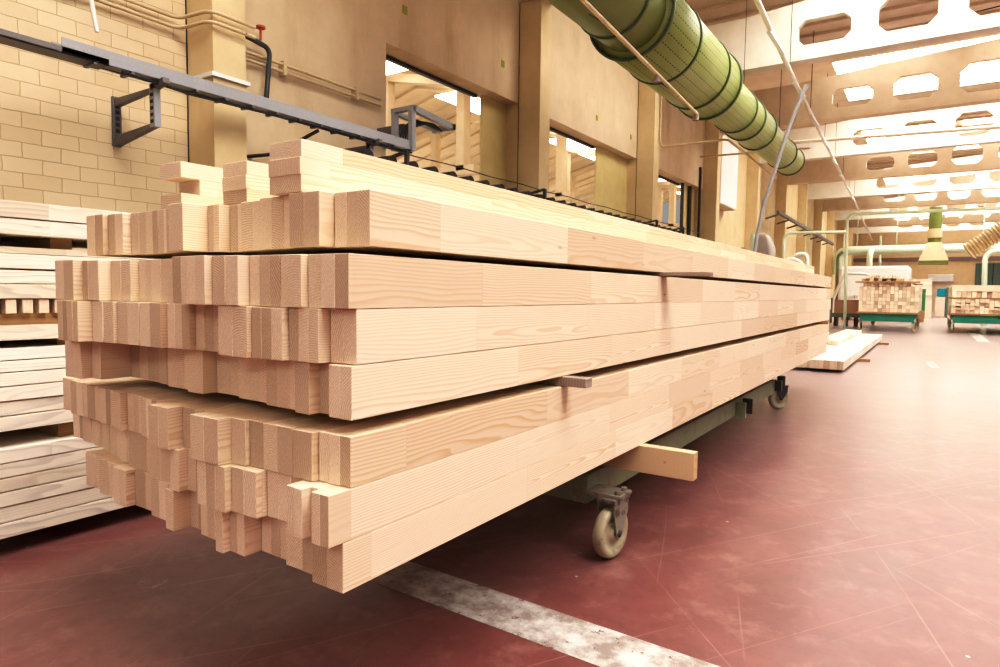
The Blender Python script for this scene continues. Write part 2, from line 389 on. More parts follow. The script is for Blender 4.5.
# walls between the pillars
struct(MB().box((XW - 0.3, -16, 0), (XW, PYR[0] + 0.02, 9)).build('wall_left', 'brick'))
struct(MB().box((XW - 0.3, PYR[0], 0), (XW, YO1, 9)).build('wall_left.001', 'plaster'))
struct(MB().box((XW - 0.36, YO1, LZ), (XW, PYR[1] + .02, 9)).build('wall_left.002', 'plaster'))
struct(MB().box((XB - 0.04, Yof(482, XB, 130), 0), (XB, PYR[1] + .02, LZ)).build('wall_left.003', 'yellow_plaster'))
struct(MB().box((XW - 0.3, YO1, 0), (XW, PYR[1], 1.0)).build('wall_left.004', 'plaster'))
yo2 = Yof(597, XB)
struct(MB().box((XW - 0.36, PYR[1] + .3, LZ), (XW, PYR[2] + .02, 9)).build('wall_left.005', 'panel'))
struct(MB().box((XB - 0.04, yo2, 0), (XB, PYR[2] + .02, LZ)).build('wall_left.006', 'yellow_plaster'))
struct(MB().box((XW - 0.3, PYR[1] + .3, 0), (XW, PYR[2], 1.0)).build('wall_left.007', 'plaster'))
struct(MB().box((XW - 0.36, PYR[2] + .3, LZ), (XW, PYR[3] + .02, 9)).build('wall_left.008', 'plaster'))
yo3 = Yof(683, XB)
struct(MB().box((XB - 0.04, yo3, 0), (XB, PYR[3] + .02, LZ)).build('wall_left.009', 'yellow_plaster'))
struct(MB().box((XW - 0.3, PYR[2] + .3, 0), (XW, PYR[3], 1.0)).build('wall_left.010', 'plaster'))
for k in range(3, len(PYR)):
    y1 = PYR[k + 1] + .02 if k + 1 < len(PYR) else YFAR
    struct(MB().box((XW - 0.3, PYR[k] + .3, 0), (XW, y1, 9)).build('wall_left.%03d' % (k + 8), 'pillar'))
struct(MB().box((-7, YFAR, 0), (18, YFAR + 0.3, 9)).build('wall_far', 'ochre'))

pill_lab = ['cream concrete pillar at the end of the block wall, nearest to the camera',
            'cream concrete pillar between the first and second wall openings',
            'cream concrete pillar between the second and third wall openings, with thin pipe',
            'cream concrete pillar beside the white wall cabinet',
            'cream concrete pillar at the end of the green duct']
for k, y in enumerate(PYR):
    m = MB().box((XW - 0.3, y, 0), (XPF, y + 0.32, 9))
    o = m.build('concrete_pillar', 'pillar', loc=(XPF, y, 0))
    tag(o, pill_lab[k] if k < 5 else 'cream concrete pillar behind the wall rack, %s beyond the green duct' % ORD[k - 4], 'pillar', 'pillars along the left wall')
# ledge on the first pillar, dark joints beside pillars
zl = PX(230, 79, XPF).z
tag(MB().box((XW + .002, PYR[0] - .03, zl - .02), (XPF + .03, PYR[0] + .35, zl + .015)).build('pillar_ledge', 'white_metal'),
    'narrow pale ledge wrapped round the nearest pillar', 'ledge')
for k, y in enumerate(PYR[:3]):
    mm = MB()
    pts = [Vector((XW + .004 + R(0, .006), y - .004, 1.2 + i * .12)) for i in range(60)]
    mm.tube(pts, 0.006, 5)
    struct(mm.build('trim_%d' % (k + 1), 'dark_void'))

# ---- roof beams with octagonal holes
def roof_beam(k, label):
    y0 = YB(k); x0, x1 = XPF - 0.4, XR
    bm = bmesh.new()
    topz = lambda x: ZB + 1.04 + min(max(x + 3.5, 0), 7.5) * 0.075
    def loop(pts):
        vs = [bm.verts.new((x, y0, z)) for x, z in pts]
        return [bm.edges.new((vs[i], vs[(i+1) % len(vs)])) for i in range(len(vs))]
    es = loop([(x0, ZB), (x1, ZB), (x1, topz(x1)), (4.0, topz(4.0)), (-3.5, topz(-3.5)), (x0, topz(x0))])
    cx = -2.02
    n = 0
    while cx < x1 - 1:
        w = 0.46; hh = min(0.24 + 0.055 * n, 0.36); cz = ZB + .52 + min(n, 3) * 0.03; c = min(0.17, hh * .5)
        es += loop([(cx-w, cz-hh+c), (cx-w+c, cz-hh), (cx+w-c, cz-hh), (cx+w, cz-hh+c), (cx+w, cz+hh-c), (cx+w-c, cz+hh), (cx-w+c, cz+hh), (cx-w, cz+hh-c)][::-1])
        cx += 1.36; n += 1
    bmesh.ops.triangle_fill(bm, use_beauty=True, use_dissolve=False, edges=es, normal=(0, -1, 0))
    fs = list(bm.faces)
    r = bmesh.ops.extrude_face_region(bm, geom=fs)
    bmesh.ops.translate(bm, verts=[v for v in r['geom'] if isinstance(v, bmesh.types.BMVert)], vec=(0, 0.16, 0))
    # bottom flange
    for a, b in (((x0, y0 - .09, ZB - .02), (x1, y0 + .25, ZB + .10)),):
        q = bmesh.ops.create_cube(bm, size=1.0)['verts']
        for v in q: v.co = Vector((a[i] + (v.co[i] + .5) * (b[i] - a[i]) for i in range(3)))
    bmesh.ops.recalc_face_normals(bm, faces=bm.faces)
    me = bpy.data.meshes.new('roof_beam'); bm.to_mesh(me); bm.free(); me.materials.append(M['beam_skylit' if k % 2 == 0 else 'beam_concrete'])
    o = bpy.data.objects.new('roof_beam', me); C.objects.link(o)
    return tag(o, label, 'roof beam', 'perforated roof beams across the hall')
bl = {-1: 'concrete roof beam above the nearest part of the green duct', 0: 'bright skylit roof beam with octagonal holes, nearest in view',
      1: 'tan shaded roof beam with octagonal holes, second in view'}
for k in range(-5, 9):
    roof_beam(k, bl.get(k, 'perforated concrete roof beam, %s one counting from the bright nearest beam' % ORD[k + 1] if k > 0 else 'perforated roof beam overhead, %s behind the one in front' % ORD[-k]))

# ---- roof: opaque bays and glazed bays
ns = 0
for k in range(-6, 10):
    ya, yb = YB(k) + 0.16, YB(k + 1)
    zt = 7.38
    glazed = (k % 2 != 0)      # bay between a tan beam and the next skylit one
    m = MB()
    if glazed:
        m.box((XPF - .5, ya - .16, zt), (-2.6, yb + .0, zt + .2))
        m.box((-2.6, ya - .16, zt), (XR, ya + .35, zt + .2)); m.box((-2.6, yb - .35, zt), (XR, yb, zt + .2))
        for q in range(6): m.box((-2.6, ya + .35 + q * .85, zt), (XR, ya + .42 + q * .85, zt + .12))
    else:
        m.box((XPF - .5, ya - .16, zt), (XR, yb, zt + .2))
        for q in range(7): m.box((XPF - .5, ya + .3 + q * .68, zt - .07), (XR, ya + .42 + q * .68, zt))
    struct(m.build('ceiling' if k == -6 else 'ceiling.%03d' % (k + 6), 'slab'))
    ns += 1
    g = MB()
    if glazed: g.box((-2.6, ya + .35, zt + .12), (8.0, yb - .35, zt + .16)); m2 = MB(); m2.box((8.0, ya + .3, zt + .12), (XR, yb - .3, zt + .2)); struct(m2.build('ceiling.%03d' % (40 + ns), 'slab'))
    else:
        for q in range(5): g.box((-2.6 + q * 3.1, yb - 1.15, zt - .10), (-0.2 + q * 3.1, yb - .4, zt - .08))
    struct(g.build('window_%d' % ns, 'skylight' if glazed else 'skyslot'))
# closing strip between roof slab and left wall top, gable
struct(MB().box((XW - .5, -16, 7.3), (XPF - .3, YFAR, 7.7)).build('ceiling.020', 'slab'))

# ---- neighbouring hall seen through the openings
struct(MB().box((-22, 0, -0.2), (XW - 0.4, 40, 0)).build('floor.001', 'slab'))
m = MB()
m.prism([(XW - .36, 0, 5.6), (-13, 0, 7.2), (-20, 0, 5.4), (-20, 0, 5.5), (-13, 0, 7.3), (XW - .36, 0, 5.7)], (0, 40, 0))
for q in range(44):
    y = .5 + q * .9
    m.bar((XW - .4, y, 5.57), (-13, y, 7.16), .10, .09); m.bar((-13, y, 7.16), (-20, y, 5.36), .10, .09)
struct(m.build('ceiling.021', 'panel'))
g = MB()
for q in range(6):
    for xx in (-7.9, -11.0): 
        zz = 5.6 + (abs(xx) - 5.92) / 7.08 * 1.6
        g.box((xx - .6, 2 + q * 6, zz - .30), (xx + .6, 6.0 + q * 6, zz - .26))
struct(g.build('window_21', 'side_window'))
m = MB()
for q in range(9):
    y = 1 + q * 4.4
    for xx in range(2): m.box((-20.2, y + xx * 2.1, 1.0), (-20.1, y + 1.9 + xx * 2.1, 4.6))
struct(m.build('window_22', 'side_window'))
struct(MB().box((-20.6, 0, 0), (-20.25, 40, 6)).build('wall_outer', 'panel'))
def truss(y, lab):
    t = empty('portal_frame', (-13, y, 0), lab, 'portal frame', 'white frames in the neighbouring hall')
    for xx in (-19.6, -12.9): MB().box((xx - .17, y - .15, 0), (xx + .17, y + .15, 4.1)).build('column', 'white_sheet', t)
    m = MB()
    m.bar((-20, y, 4.0), (-9, y, 4.0), .26, .22); m.bar((-20, y, 5.1), (-13, y, 6.8), .24, .2); m.bar((-13, y, 6.8), (-9, y, 5.95), .24, .2)
    for q in range(5):
        xx = -19 + q * 2.4; zt = 5.1 + (xx + 20) / 7 * 1.7 if xx < -13 else 6.8 - (xx + 13) / 6.9 * 1.5
        m.bar((xx, y, 4.0), (xx, y, zt), .26, .22)
    m.build('truss', 'panel', t)
for q, y in enumerate((7.5, 12.4, 17.2, 22.0, 27.0, 32.0)):
    truss(y, 'pale concrete portal frame beyond the wall openings, %s from the camera' % ORD[q + 1])

# ---- dark door frames / partition posts in the third opening
o = MB()
for u, w in ((683, .05), (690.5, .09)):
    y = Yof(u, XB + .05); o.box((XB + .02, y, 0), (XB + .10, y + w, LZ))
y = Yof(701, XW + .02); o.box((XW + .003, y - .06, 0), (XW + .06, y + .02, LZ + .55))
tag(o.build('dark_door_frame', 'dark_steel'), 'dark metal frame posts in the third wall opening', 'door frame')
# dark rail under each lintel
for k, (ya, yb) in enumerate(((YO1 + .03, Yof(480, XB, 130)), (PYR[1] + .35, yo2), (PYR[2] + .35, yo3))):
    tag(MB().box((XW - .34, ya, LZ - .045), (XW - .28, yb, LZ + .0)).build('sliding_door_rail', 'dark_steel'),
        'dark steel rail under the %s lintel from the camera' % ORD[k + 1], 'rail', 'rails under the lintels')
# small yellow tags on the panels
for k, (u, v) in enumerate(((405, 10), (503, 64), (597, 118), (631, 137))):
    p = PX(u, v, XW + .004); 
    tag(MB().box((XW + .001, p.y - .04, p.z - .05), (XW + .008, p.y + .04, p.z + .05)).build('wall_tag', 'yellow_tag'),
        ['small yellow green tag high on the first wall panel', 'small yellow tag beside the second pillar', 'small yellow tag near the middle of the second panel',
         'small yellow tag near the right end of the second panel'][k], 'tag', 'tags on the wall panels')

# ------------------------------------------------------------------ pipes on the left wall
for k, (u0, v0) in enumerate(((187, 22), (187, 32))):
    z1 = PX(u0, v0, XW + .05).z
    m = MB(); r = .017
    xo = XW + .06; z2 = PX(250, (53, 60.5)[k], xo).z
    pts = [(xo, -1.0, z1), (xo, PYR[0] - .10, z1), (XPF + .06, PYR[0] - .06 , z1), (XPF + .06, PYR[0] + .38, z1)]
    m.tube(pts, r, 10, fillet=.1)
    if k: 
        m.tube([(xo, PYR[0] + .36, z2), (xo, 5.8, z2)], r, 10)
    else:
        m.tube([(xo, PYR[0] + .36, z2), (xo, 5.8, z2)], r, 10)
    for yy in (1.4, 2.4, 4.4, 5.4): 
        zz = z1 if yy < 3.5 else z2
        m.box((XW + .001, yy - .02, zz - .035), (xo + .03, yy + .02, zz + .035))
    tag(m.build('wall_pipe', 'cream_pipe'), ['upper cream pipe running along the block wall and round the pillar', 'lower cream pipe running along the block wall and round the pillar'][k], 'pipe', 'cream pipes on the left wall')
y0 = PYR[0] + .40; zt = PX(263, 43, XW + .12).z
t = empty('valve_pipe', (XW + .12, y0, zt), 'dark iron pipe with red valve handle right of the nearest pillar', 'pipe')
MB().tube([(XW + .12, PYR[0] + .33, zt + .03), (XW + .12, Yof(271, XW + .12), zt - .03), (XW + .12, Yof(267, XW + .12), zt - .52)], .024, 10, fillet=.08).build('pipe', 'dark_pipe', t)
yv = Yof(262, XW + .12)
MB().cyl((XW + .12, yv, zt + .02), (XW + .12, yv, zt + .13), .012, 8).cyl((XW + .12, yv, zt + .13), (XW + .12, yv, zt + .15), .045, 12).build('valve_handle', 'red', t)

# ------------------------------------------------------------------ cable tray on brackets
XT0, XT1 = -5.12, -4.96
ZT = PX(200, 85.8, -4.98).z + .0
yA, yT, yE = -0.4, Yof(65, XT1), Yof(413, XT1)
t = empty('cable_tray', (XT1, 2.5, ZT), 'grey perforated cable tray running along the wall past the nearest pillar', 'cable tray')
m = MB(); m.box((XT0, yA, ZT - .05), (XT1, yT + .3, ZT - .042)); m.box((XT1 - .006, yA, ZT - .05), (XT1, yT + .3, ZT - .005)); m.box((XT0, yA, ZT - .05), (XT0 + .006, yT + .3, ZT - .005))
m.build('open_channel', 'tray_dark', t)
def mat_perf():
    q = NT('perforated_tray'); x, y, z = q.xyz(q.obj())
    a = q.math('LESS_THAN', q.math('ABSOLUTE', q.math('SUBTRACT', q.math('FRACT', q.math('MULTIPLY', y, 26.0)), 0.5)), 0.2)
    b = q.math('LESS_THAN', q.math('ABSOLUTE', q.math('ADD', z, -0.02)), 0.006)
    c = q.mix(q.math('MULTIPLY', q.math('MULTIPLY', a, b), .5), (0.31, 0.32, 0.35), (0.5, 0.36, 0.2))
    return q.out(c, 0.4, 0.35)
M['perf'] = mat_perf()
m = MB(); m.box((XT1 - .006, yT, ZT - .035), (XT1, yE, ZT + .055)); m.box((XT0, yT, ZT - .035), (XT0 + .006, yE, ZT + .055)); m.box((XT0, yT, ZT - .041), (XT1, yE, ZT - .035))
m.build('side_channel', 'perf', t, loc=(XT1, yT, ZT))
for q in range(14):
    yy = yT + .2 + q * (yE - yT) / 14; MB().box((XT0, yy, ZT - .062), (XT1, yy + .025, ZT - .042)).build('rung', 'tray_dark', t)
for q, (xx, zz) in enumerate(((XT0 + .04, .02), (XT0 + .08, .03), (XT1 - .03, .045))):
    MB().tube([(xx, yA, ZT + zz - .06), (xx, 2.0, ZT + zz - .055), (xx + .01, 4, ZT + zz - .06), (xx, yE, ZT + zz - .07)], .011, 6).build('cable', 'cable', t)
MB().tube([(XT1 - .02, yT + .4, ZT - .06), (XT1 - .04, 3, ZT - .08), (XT1 - .02, 4.3, ZT - .06), (XT1 - .02, yE, ZT - .07)], .012, 6).build('cable', 'cable', t)
def bracket(u, lab, drop=.30, two=True):
    y = Yof(u, XW); t = empty('tray_bracket', (XW, y, ZT - .4), lab, 'bracket', 'wall brackets carrying the cable tray')
    zc = ZT - .08
    m = MB(); m.box((XW + .001, y - .03, zc - drop - .08), (XW + .03, y + .035, zc + .02)); 
    for q in range(5): m.box((XW + .03, y - .012, zc - drop + .03 + q * drop / 6), (XW + .034, y + .018, zc - drop + .06 + q * drop / 6), 1)
    m.build('wall_plate', ['tray_dark', 'dark_void'], t)
    xe = XT0 + .02
    m = MB(); m.prism([(XW + .03, y - .02, zc - .06), (xe, y - .02, zc - .02), (xe, y - .02, zc), (XW + .03, y - .02, zc)], (0, .045, 0)); m.build('arm', 'tray_dark', t)
    m = MB(); m.prism([(xe - .02, y - .025, zc - drop), (xe + .05, y - .025, zc - drop), (xe + .05, y - .025, zc + .03), (xe - .02, y - .025, zc + .03)], (0, .05, 0))
    for q in range(5): m.box((xe - .005, y - .028, zc - drop + .03 + q * drop / 6), (xe + .035, y - .024, zc - drop + .055 + q * drop / 6), 1)
    m.build('hanger', ['tray_grey', 'dark_void'], t)
    m = MB(); m.prism([(XW + .03, y - .02, zc - drop - .08), (xe, y - .02, zc - drop + .0), (xe, y - .02, zc - drop + .03), (XW + .03, y - .02, zc - drop)], (0, .045, 0)); m.build('arm', 'tray_dark', t)
    m = MB(); m.bar((xe, y, zc + .0), (XT1 + .04, y, zc + .03), .05, .04); m.build('cross_arm', 'tray_dark', t)
bracket(116, 'grey slotted bracket carrying the cable tray on the block wall')
bracket(330, 'grey slotted bracket carrying the cable tray behind the top beams', .2)
y = Yof(250, XW)
tag(MB().tube([(XW, Yof(243, XW) + .05, ZT - .32), (XW + .25, y + .1, ZT - .30), (XT0 + .02, y + .35, ZT - .06)], .018, 8, fillet=.1).build('tray_stay', 'dark_steel'),
    'dark curved stay under the cable tray right of the nearest pillar', 'stay')
# gantry frame at the tray end
yg = Yof(412, XT1)
t = empty('tray_end_frame', (XT1, yg, ZT), 'grey rectangular steel frame at the end of the cable tray', 'frame')
m = MB()
m.bar((XT1, yg, ZT - .05), (XT1, yg, ZT + .44), .06, .06); m.bar((XT1 - .26, yg, ZT - .03), (XT1 - .26, yg, ZT + .40), .06, .06)
m.bar((XT1 + .02, yg, ZT + .42), (XT1 - .3, yg, ZT + .42), .05, .05); m.build('frame', 'tray_grey', t)
m = MB(); m.bar((XT1, yg, ZT + .42), (XT1, yg + .75, ZT + .36), .06, .07); m.bar((XT1 - .26, yg, ZT + .40), (XT1 - .26, yg + .75, ZT + .36), .05, .05); m.bar((XT1 - .3, yg + .73, ZT + .36), (XT1 + .03, yg + .73, ZT + .36), .05, .07); m.build('arm', 'tray_grey', t)
m = MB()
for q in range(4): MB().tube([(XT1 - .2 + q * .04, yg, ZT - .02), (XT1 - .2 + q * .04, yg + .05, ZT + .22), (XT1 - .15 + q * .03, yg + .2 + .07 * q, ZT + .36), (XT1 - .15, yg + .7, ZT + .33)], .012, 6, fillet=.12).build('cable', 'cable', t)
tag(MB().box((XT1 - 1.5, yg + .2, ZT + .2), (XT1 - .3, yg + .36, ZT + .33)).build('cross_tray', 'tray_dark'), 'dark cable tray crossing into the first wall opening', 'cable tray')
tag(MB().tube([PX(84, -40, XT0 - .02), PX(97, 32, XT0 - .02)], .016, 8).build('hanging_conduit', 'white_metal'), 'thin white conduit hanging down to the cable tray', 'conduit')

# ------------------------------------------------------------------ roller conveyor along the wall
XC = -4.7; ZC = PX(543, 199, XC).z + .03
t = empty('roller_conveyor', (XC, 10, 0), 'raised conveyor rail with a row of black rollers behind the stack', 'conveyor')
yc0, yc1 = 4.6, Yof(686, XC)
for xx in (XC, XC - .35): MB().bar((xx, yc0, ZC - .12), (xx, yc1, ZC - .12), .05, .10).build('rail', 'dark_steel', t)
yy = yc0 + .1
while yy < yc1:
    MB().cyl((XC - .33, yy, ZC - .03), (XC - .03, yy, ZC - .03), .072, 16).build('roller', 'cable', t); yy += .34
for u in (404, 543, 657, 684):
    y = Yof(u, XC); MB().bar((XC + .04, y, 0), (XC + .04, y, ZC + .1), .04, .04).bar((XC - .4, y, ZC + .02), (XC + .04, y, ZC + .1), .03, .03).build('post', 'dark_steel', t)
pts = [(XC + .04, yc0 + q * (yc1 + 1.5 - yc0) / 16, ZC + .085 - .015 * (q % 2)) for q in range(17)]
MB().tube(pts, .007, 5).build('wire', 'dark_steel', t)

# ------------------------------------------------------------------ green ventilation duct
XD, ZD = -3.335, H + 3.48
t = empty('ventilation_duct', (XD, 11, ZD), 'long green perforated ventilation duct stepped down in size along the ceiling', 'duct')
def ductpart(name, prof, mat): 
    m = MB(); m.lathe([(r, y - 7) for r, y in prof], (XD, 7, ZD), (0, 1, 0), 48); return m.build(name, mat, t, loc=(XD, 0, ZD))
y_r = [PX(u, v, -3.66).y for u, v in ((606, 38), (639, 73), (673.5, 101), (687, 114))] + [PX(u, v, -3.63).y for u, v in ((718, 131), (728, 140), (741, 151), (768, 169), (777, 177))]
yI = y_r[0] - .55
ductpart('duct_section', [(.46, 4.6), (.46, y_r[0])], 'olive')
ductpart('duct_section', [(.46, y_r[0]), (.545, y_r[0] + .02), (.545, y_r[3]), (.41, y_r[3] + .03)], 'duct')
ductpart('duct_section', [(.41, y_r[3]), (.40, y_r[6]), (.36, y_r[6] + .04)], 'duct')
ductpart('duct_section', [(.36, y_r[6]), (.345, y_r[8]), (.33, y_r[8] + .10), (.24, y_r[8] + .22), (.0, y_r[8] + .26)], 'duct')
for y, r in ((yI, .46), (y_r[0], .555), (y_r[1], .547), (y_r[2], .547), (y_r[3], .555), (y_r[4], .41), (y_r[5], .41), (y_r[6], .405), (y_r[7], .352), (y_r[8], .348)):
    ductpart('joint_ring', [(r - .01, y - .028), (r + .018, y - .026), (r + .018, y + .026), (r - .01, y + .028)], 'duct_ring')
for yy in (6.5, 9.9, 13.5, 17.0): MB().cyl((XD, yy, ZD + .36), (XD, yy, 7.35), .008, 6).build('hanger_rod', 'dark_steel', t)
# conduits running beneath the duct
a, b = PX(575, -8, -2.8), PX(697, 114, -2.8)
lc = tag(MB().tube([a, b, b + Vector((0, .02, -.06))], .021, 8).build('lamp_conduit', 'cream_pipe'), 'pale straight conduit crossing under the nearest length of duct', 'conduit')
for q in (.57, .985):
    c = a.lerp(b, q); MB().cyl((c.x, c.y, c.z - .02), (c.x, c.y, c.z - .055), .02, 10).cyl((c.x, c.y, c.z - .055), (c.x, c.y, c.z - .10), .03, 12, r2=.045).build('lamp_head', 'dark_band', lc)
for q in (.2, .75):
    c = a.lerp(b, q); MB().cyl(c, (c.x - .22, c.y, c.z + .16), .006, 6).build('clip_rod', 'dark_steel', lc)
a = PX(660, -40, XPF + .03); b = PX(660, 142, XPF + .03); b.y = a.y = PYR[2] + .28; c = PX(727, 139, -3.80); d = PX(776, 178, -3.80); b.z = c.z
tag(MB().tube([(a.x, a.y, 5.6), b, (c.x, b.y, b.z), d], .025, 8, fillet=.12).build('bent_conduit', 'cream_pipe'), 'pale bent conduit leaving the third pillar and following the duct', 'conduit')

# ------------------------------------------------------------------ light track, cables, hose under the roof
p = [PZ(757, 0, 5.5), PZ(796, 84, 5.5), PZ(854, 200, 5.5)]
t = empty('light_track', p[0], 'long thin lighting track hung beneath the roof beams', 'light track')
p0 = p[0] + (p[0] - p[1]) * .6
MB().tube([p0, p[0], p[1], p[2], PZ(872, 240, 5.5)], .045, 8).build('track', 'white_pipe', t)
for q in range(9):
    c = p[0].lerp(p[2], q / 8 - .05); MB().box((c.x - .035, c.y - .6, c.z - .07), (c.x + .035, c.y + .6, c.z - .035)).build('lamp_strip', 'white_metal', t)
for q in range(8):
    c = p[0].lerp(p[2], q / 7); MB().cyl(c, (c.x, c.y, 7.3), .008, 5).build('hanger_wire', 'dark_steel', t)
pa = PY(803, 92, 13.0)
tag(MB().tube([pa + Vector((.06, 0, .12)), pa, PY(788, 130, 13.0), PY(764, 204, 13.0), PY(757, 235, 13.0), PY(753, 262, 13.0), Vector((PY(753, 262, 13.0).x + .02, 13.0, 0.0))], .035, 8).build('drop_hose', 'grey_hose'),
    'grey hose dropping from the light track in front of the duct end', 'hose')
tag(MB().tube([Vector((PY(752, 300, 13.05).x, 13.1, 0)), PY(753, 234, 13.1)], .045, 8).build('hose_post', 'mint'), 'slim green post at the foot of the grey hose', 'post')
for k, (u0, v0, u1, v1, Y, r, mt, lab) in enumerate((
        (745, 146, 1010, 126, 20.5, .05, 'white_pipe', 'pale pipe crossing the hall just under the third roof beam'),
        (700, 157, 810, 148, 17.5, .025, 'cream_pipe', 'thin cream pipe leaving the wall near the duct end'),
        (745, 69, 1000, 6, 15.2, .012, 'dark_steel', 'thin dark cable strung behind the bright nearest roof beam'))):
    a, b = PY(u0, v0, Y), PY(u1, v1, Y)
    tag(MB().tube([a, b], r, 8).build('roof_pipe', mt), lab, 'pipe')

# ------------------------------------------------------------------ lumber
def beam_mesh(w, h, L, lamw=.04, stag=.004, ends=None, bevel=.0012):
    n = max(1, round(w / lamw)); m = MB(); nn = ends or [R(0, stag) for _ in range(n)]; n = len(nn)
    for i in range(n):
        x0, x1 = -w/2 + w * i / n, -w/2 + w * (i + 1) / n
        m.box((x0, nn[i], 0), (x1, L - R(0, .01), h), [0, 0, 1, 1, 0, 0], lam=R(0, 1))
    return m
def put_beam(name, m, loc, mats, label, cat, group, rot=(0, 0, 0), bevel=.0012):
    o = m.build(name, mats, bevel=bevel); o.location = loc; o.rotation_euler = rot
    return tag(o, label, cat, group)

XS = -1.10
EDGE = {6: (371, 188, 246), 5: (346, 252, 308), 4: (356, 310, 365), 3: (352.5, 366, 421), 2: (350, 437, 489), 1: (329, 496, 549), 0: (343, 544, 594.5)}
zc_ = {k: (PX(u, a, XS).z, PX(u, b, XS).z) for k, (u, a, b) in EDGE.items()}
j54 = (zc_[5][1] + zc_[4][0]) / 2; j43 = (zc_[4][1] + zc_[3][0]) / 2; j21 = (zc_[2][1] + zc_[1][0]) / 2; j10 = (zc_[1][1] + zc_[0][0]) / 2
LAY = {6: (zc_[6][1], zc_[6][0]), 5: (j54, zc_[5][0]), 4: (j43, j54), 3: (zc_[3][1], j43), 2: (j21, zc_[2][0]), 1: (j10, j21), 0: (zc_[0][1], j10)}
ROWV = {0: (569, 474), 1: (522, 440), 2: (463, 400), 3: (394, 355), 4: (338, 317), 5: (280, 280), 6: (217, 237)}
FARV = {0: 347, 1: 337, 2: 326, 3: 314, 4: 305, 5: 295, 6: 282}
ENDS = {
6: [(333.6,370),(288,321),(259,0),(240,0),(229,0),(206.5,223),(168,184),(147.5,0),(130,0),(107,123.5),(86,101)],
5: [(307,348),(279,299),(248,276),(211.6,234),(167,198),(146.4,0),(138,0),(111,130),(82,96),(54.2,66.8)],
4: [(329.5,356),(288,319.5),(251,279),(217,242),(195,0),(166,188),(139,158),(116.7,134),(92,108),(57,71)],
3: [(328,352),(313,0),(294,305),(265,0),(237,0),(215.6,0),(186.5,207.5),(167,0),(143,0),(130,0),(91,107),(64,78)],
2: [(317.5,350),(292,311.5),(249,290),(233,243),(189.4,216),(181.5,0),(147,165.4),(139,0),(126.5,0),(110,121),(82.6,0),(70,0),(62.7,0)],
1: [(302,329),(284.8,294),(266.5,0),(231,254),(195.7,219.3),(187,0),(170,177.4),(150,0),(128,0),(119,0),(109,0),(90,0),(70,0)],
0: [(310.6,343),(284.5,0),(261,0),(229.4,246),(214.6,219),(199.5,0),(189.4,0),(164,172.6),(150.5,0),(134.7,0),(112.6,127),(98.7,0),(86,0)]}
LNAME = ['bottom layer', 'second layer up', 'third layer up', 'fourth layer up', 'fifth layer up', 'sixth layer up', 'seventh layer up']
FARU = {6: 831.5, 5: 831, 4: 831, 3: 829.5, 2: 829, 1: 829, 0: 826.7}
for k in range(7):
    pcs = []; X = XS; Yp = None; Y0 = 1.075 if k == 6 else 1.04
    for uL, uR in ENDS[k]:
        vm = ROWV[k][0] + (346 - uL) / 286 * (ROWV[k][1] - ROWV[k][0])
        if Yp is None: Yn = Yof(uR, X, vm)
        elif uR: Yn = Yp + 1.0 * (Yof(uR, X, vm) - Yp) + .30 * (Y0 - Yp)
        else: Yn = max(Yp + .02, Yp + .65 * (Y0 + .012 - Yp))
        XL = Xof(uL, Yn, vm)
        pcs.append([X, XL, [(X - XL, Yn)]]); X = XL; Yp = Yn
    i = 0
    while i < len(pcs):           # a narrow lamella belongs to the neighbour that makes up a full beam
        w = pcs[i][0] - pcs[i][1]
        if w < .056 and len(pcs) > 1:
            cand = [j for j in (i - 1, i + 1) if 0 <= j < len(pcs)]
            j = min(cand, key=lambda j: abs(pcs[j][0] - pcs[j][1] + w - .12))
            a, b = min(i, j), max(i, j)
            pcs[a] = [pcs[a][0], pcs[b][1], pcs[a][2] + pcs[b][2]]; del pcs[b]; i = max(a, 0)
        elif w > .172 and len(pcs[i][2]) == 1:
            x0, x1, pp = pcs[i]; xm = (x0 + x1) / 2; y = pp[0][1]
            pcs[i:i+1] = [[x0, xm, [(w / 2, y)]], [xm, x1, [(w / 2, y + .012)]]]; i += 2
        else: i += 1
    zb, zt = LAY[k]
    yfar = Yof(FARU[k], XS, FARV[k])
    for i, (x0, x1, pp) in enumerate(pcs):
        w = x0 - x1 - .0035; yn = min(p[1] for p in pp)
        ends = []
        for wd, y in reversed(pp):
            ends += [y - yn + R(0, .0035) for _ in range(max(1, random.choice((round(wd / .038), round(wd / .055), round(wd / .055)))))]
        if k == 1 and i == 0: ends = [.026, .0, .0]
        m = beam_mesh(w, zt - zb - .001 - R(0, .0015), yfar - yn + (R(-.06, .06) if i else 0), ends=ends)
        pos = 'rightmost' if i == 0 else ('leftmost' if i == len(pcs) - 1 else ORD[i + 1] + ' from the right')
        put_beam('pine_beam', m, ((x0 + x1) / 2, yn, zb), ['pine', 'pine_end'],
                 'glued pine beam, %s in the %s of the near stack' % (pos, LNAME[k]), 'beam', 'pine beams stacked on the near trolley')
# loose beams on top (lamellas lying flat)
ZTOP = LAY[6][1]
YF = Yof(831, XS, 282)
def topbeam(uL, uR, vT, Yn, ends, L, label):
    xr, xl = Xof(uR, Yn, vT + 20), Xof(uL, Yn, vT + 20)
    hh = PY(uR, vT, Yn).z - ZTOP; ww = xr - xl
    m = beam_mesh(hh, ww, L, ends=ends)      # turned a quarter: its first lamella ends up on top
    put_beam('pine_beam', m, (xl, Yn, ZTOP + hh / 2), ['pine', 'pine_end'], label, 'beam', 'loose beams on top of the near stack', (0, math.pi / 2, 0))
topbeam(268, 300, 138, 1.05, [.004, 0, .003], YF - 1.1, 'big pine beam lying on top of the near stack, three flat layers on its end')
topbeam(222, 246, 160, 1.12, [.003, 0, .002], YF - 1.2, 'square pine beam on top between the notched beam and the big top beam')
topbeam(160, 181, 161, 1.10, [0, .06, 0], YF - 1.15, 'pine beam with a notched fork end on the top left of the near stack')

